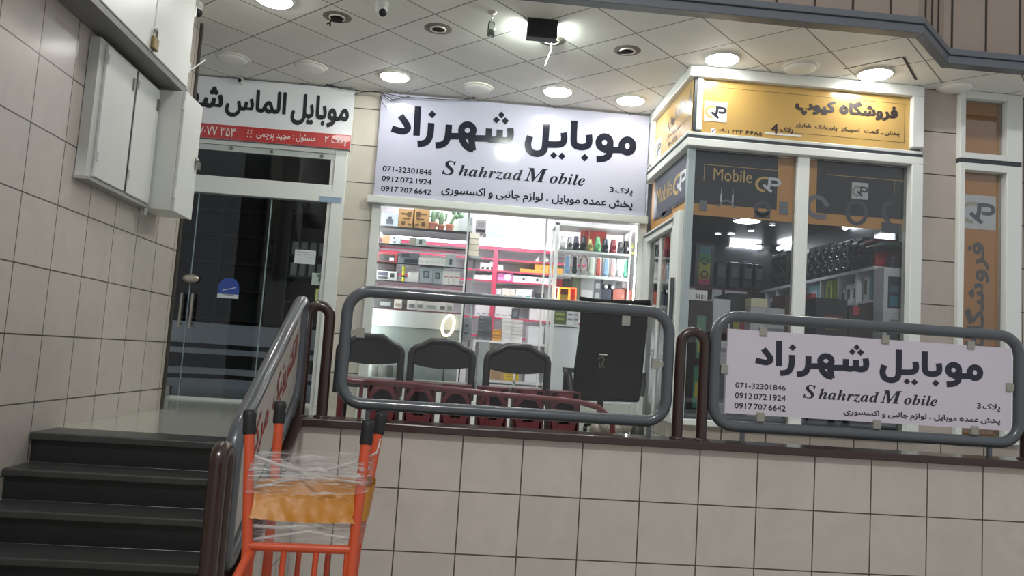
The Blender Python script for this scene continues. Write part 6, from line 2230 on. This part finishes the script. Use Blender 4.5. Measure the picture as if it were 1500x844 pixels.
def watch_b(px, col, label, s=1.0, loop=False, stand='#e4e6e6'):
    x = PY(px, 390, YR3 + .04).x
    z, Y = RZ[1], YR3 + .05
    t = thing('strap_watch', label, 'watch', (x, Y, z), 'watches on the middle shelf of the watch case')
    m = mat(col, .4)
    h_ = .19 * s
    if loop:
        pts = [(x + .036 * math.sin(math.radians(q)), Y, z + .11 + .085 * math.cos(math.radians(q))) for q in range(-150, 151, 20)]
        MB().tube(pts, .010, 8).build('strap', m, t)
        MB().lathe((x, Y - .008, z + .035), (0, -1, 0), [(.03, 0), (.03, .01), (.024, .012), (0, .012)], 18).build('case', mat('#a7a49c', .3, metal=.6), t)
    else:
        mb = MB()
        prof = [(-.014, .02), (-.019, .05), (-.015, h_ * .6), (-.013, h_ * .95), (0, h_), (.013, h_ * .95), (.015, h_ * .6), (.019, .05), (.014, .02)]
        mb.prism([(x + a_ * 1.15, Y - .004, z + b_) for a_, b_ in prof], (0, .008, 0))
        mb.build('strap', m, t, bevel=.002)
        MB().lathe((x, Y - .005, z + .05), (0, -1, 0), [(.024, 0), (.024, .009), (.019, .012), (0, .012)], 18).build('case', m, t)
        MB().box(x - .028, x + .028, Y + .005, Y + .012, z, z + h_ * 1.02).build('holder', mat(stand, .3), t)
    MB().box(x - .03, x + .03, Y - .02, Y + .03, z, z + .015).build('foot', mat(stand, .3), t)
    return t


for px, c_, lb, lp in ((831, '#7b9cc2', 'light blue strap watch, first on the middle shelf of the watch case', False), (842, '#26292c', 'black strap watch, second on the middle shelf', False), (856, '#7d7468', 'bronze watch with an open looped strap on the middle shelf', True),
                       (866.5, '#c3cfc0', 'pale green strap watch beside the looped bronze one', False), (877, '#b35c50', 'brick-red strap watch on the middle shelf', False), (888, '#7fa0bb', 'blue-grey strap watch past the brick-red one', False),
                       (898, '#c79c9a', 'pink strap watch on the middle shelf', False), (908.5, '#b5bbb8', 'pale grey strap watch beside the green one', False), (917.5, '#4fa184', 'bright green strap watch at the end of the middle shelf', False)):
    watch_b(px, c_, lb, 1.0, lp)
gW = 'goods on the lower shelf of the watch case'
def wi(tl, br, z, body, lb, cat='carton', name='carton', face=None, fcol=None, dep=.12, Y=YR3 + .06, bevel=0):
    return item(tl, br, Y, dep, body, lb, cat, name, face, fcol, gW, z, bevel)


wi((815.5, 409), (823, 432), RZ[2], '#8c2e38', 'dark red carton at the near end of the lower watch-case shelf')
wi((825.5, 409), (834.5, 432), RZ[2], '#2e3b35', 'black-green carton on the lower watch-case shelf', face=[(.2, .2, .8, .6)], fcol=['#415c4c'])
wi((839, 404.5), (849.5, 432), RZ[2], '#5c6a58', 'tall olive-green carton on the lower watch-case shelf')
wi((850.5, 406), (869.5, 432), RZ[2], '#8f9696', 'grey glass-topped carton on the lower watch-case shelf', face=[(.1, .1, .9, .45)], fcol=['#c3c8c8'])
wi((871, 410), (880, 433), RZ[2], '#5f6467', 'grey carton with camera pictures on the lower watch-case shelf', face=[(.2, .6, .8, .85), (.2, .15, .8, .4)], fcol=['#9fa4a6'])
wi((881, 416.5), (895, 434), RZ[2], '#2c3240', 'dark navy carton under the twin-lens gadget', name='navy_carton')
t = wi((883, 409), (902.5, 416.2), RZ[2] + .118, '#55585a', 'grey gadget with two white round lenses lying on the navy carton', 'gadget', 'twin_lens_gadget', dep=.1)
for dx in (-.032, .032):
    MB().lathe((dx, -.003, .022), (0, -1, 0), [(.017, 0), (.015, .008), (0, .009)], 14).build('lens', m_whitesh, None, origin=(0, 0, 0)).parent = t
wi((898.5, 423.5), (926, 436), RZ[2], '#8a4636', 'red-brown carton below the round brown pot-shaped gadget', name='brown_carton', face=[(.45, .4, .55, .6)], fcol=['#a86d58'])
a = PY(914.5, 419, YR3 + .1)
t = thing('round_gadget', 'round brown pot-shaped gadget with a small loop handle on the red-brown carton', 'gadget', (a.x, YR3 + .12, RZ[2] + .075))
MB().ell((a.x, YR3 + .12, RZ[2] + .112), .038, .034, .037).build('body', mat('#8c4433', .4), t)
MB().tube([(a.x - .03, YR3 + .12, RZ[2] + .13), (a.x - .055, YR3 + .12, RZ[2] + .14), (a.x - .05, YR3 + .12, RZ[2] + .11), (a.x - .035, YR3 + .12, RZ[2] + .10)], .006, 8).build('loop_handle', mat('#8c4433', .4), t)
# glowing orange display frames on the counter glass
for i, (p0, p1, hx, lb) in enumerate((((819.5, 421), (833.5, 442), '#ff9a2e', 'glowing orange display frame with green and dark packets'), ((835, 421.5), (843.5, 442), '#ff6a3a', 'glowing red-orange narrow display frame next to the orange one'), ((813, 420), (818, 440), '#ffd9b0', 'glowing pale display edge before the orange frame'))):
    a, b = PY(p0[0], p0[1], YR3 - .04), PY(p1[0], p1[1], YR3 - .04)
    t = thing('neon_frame', lb, 'lit frame', ((a.x + b.x) / 2, YR3 - .04, b.z))
    e = .010
    mb = MB()
    mb.box(a.x, b.x, YR3 - .05, YR3 - .03, a.z - e, a.z)
    mb.box(a.x, b.x, YR3 - .05, YR3 - .03, b.z, b.z + e)
    mb.box(a.x, a.x + e, YR3 - .05, YR3 - .03, b.z + e, a.z - e)
    mb.box(b.x - e, b.x, YR3 - .05, YR3 - .03, b.z + e, a.z - e)
    mb.build('tube_frame', emit(hx, 1.6), t)
    if i < 2:
        MB().box(a.x + e, b.x - e, YR3 - .03, YR3 - .025, b.z + e, (a.z + b.z) / 2).build('picture', mat(('#7c8f3a', '#8a4a3a')[i], .4), t)
        MB().box(a.x + e, b.x - e, YR3 - .03, YR3 - .025, (a.z + b.z) / 2, a.z - e).build('dark_picture', mat(('#4a2b24', '#a8433a')[i], .4), t)
    MB().box((a.x + b.x) / 2 - .003, (a.x + b.x) / 2 + .003, YR3 - .028, YR3 + .005, a.z - .02, a.z - .012).build('hook', m_dark, t)
for i, (x0_, x1_, c_, lb) in enumerate(((812, 829, '#4c5c3c', 'dark green carton with pale stripes on the lowest watch-case shelf'), (831, 840, '#c9ccd0', 'white carton with a dark mark on the lowest watch-case shelf'), (841, 848, '#b5babd', 'pale grey carton on the lowest watch-case shelf'))):
    wi((x0_, 448), (x1_, 466), RZ[3], c_, lb, face=[(.15, .5, .85, .6), (.15, .25, .85, .35)], fcol=['#8fa04a' if i == 0 else '#6f7478'])

bpy.data.objects.remove(_po)
for _o in list(bpy.data.objects):
    if _o.users_collection == ():
        COL.objects.link(_o)
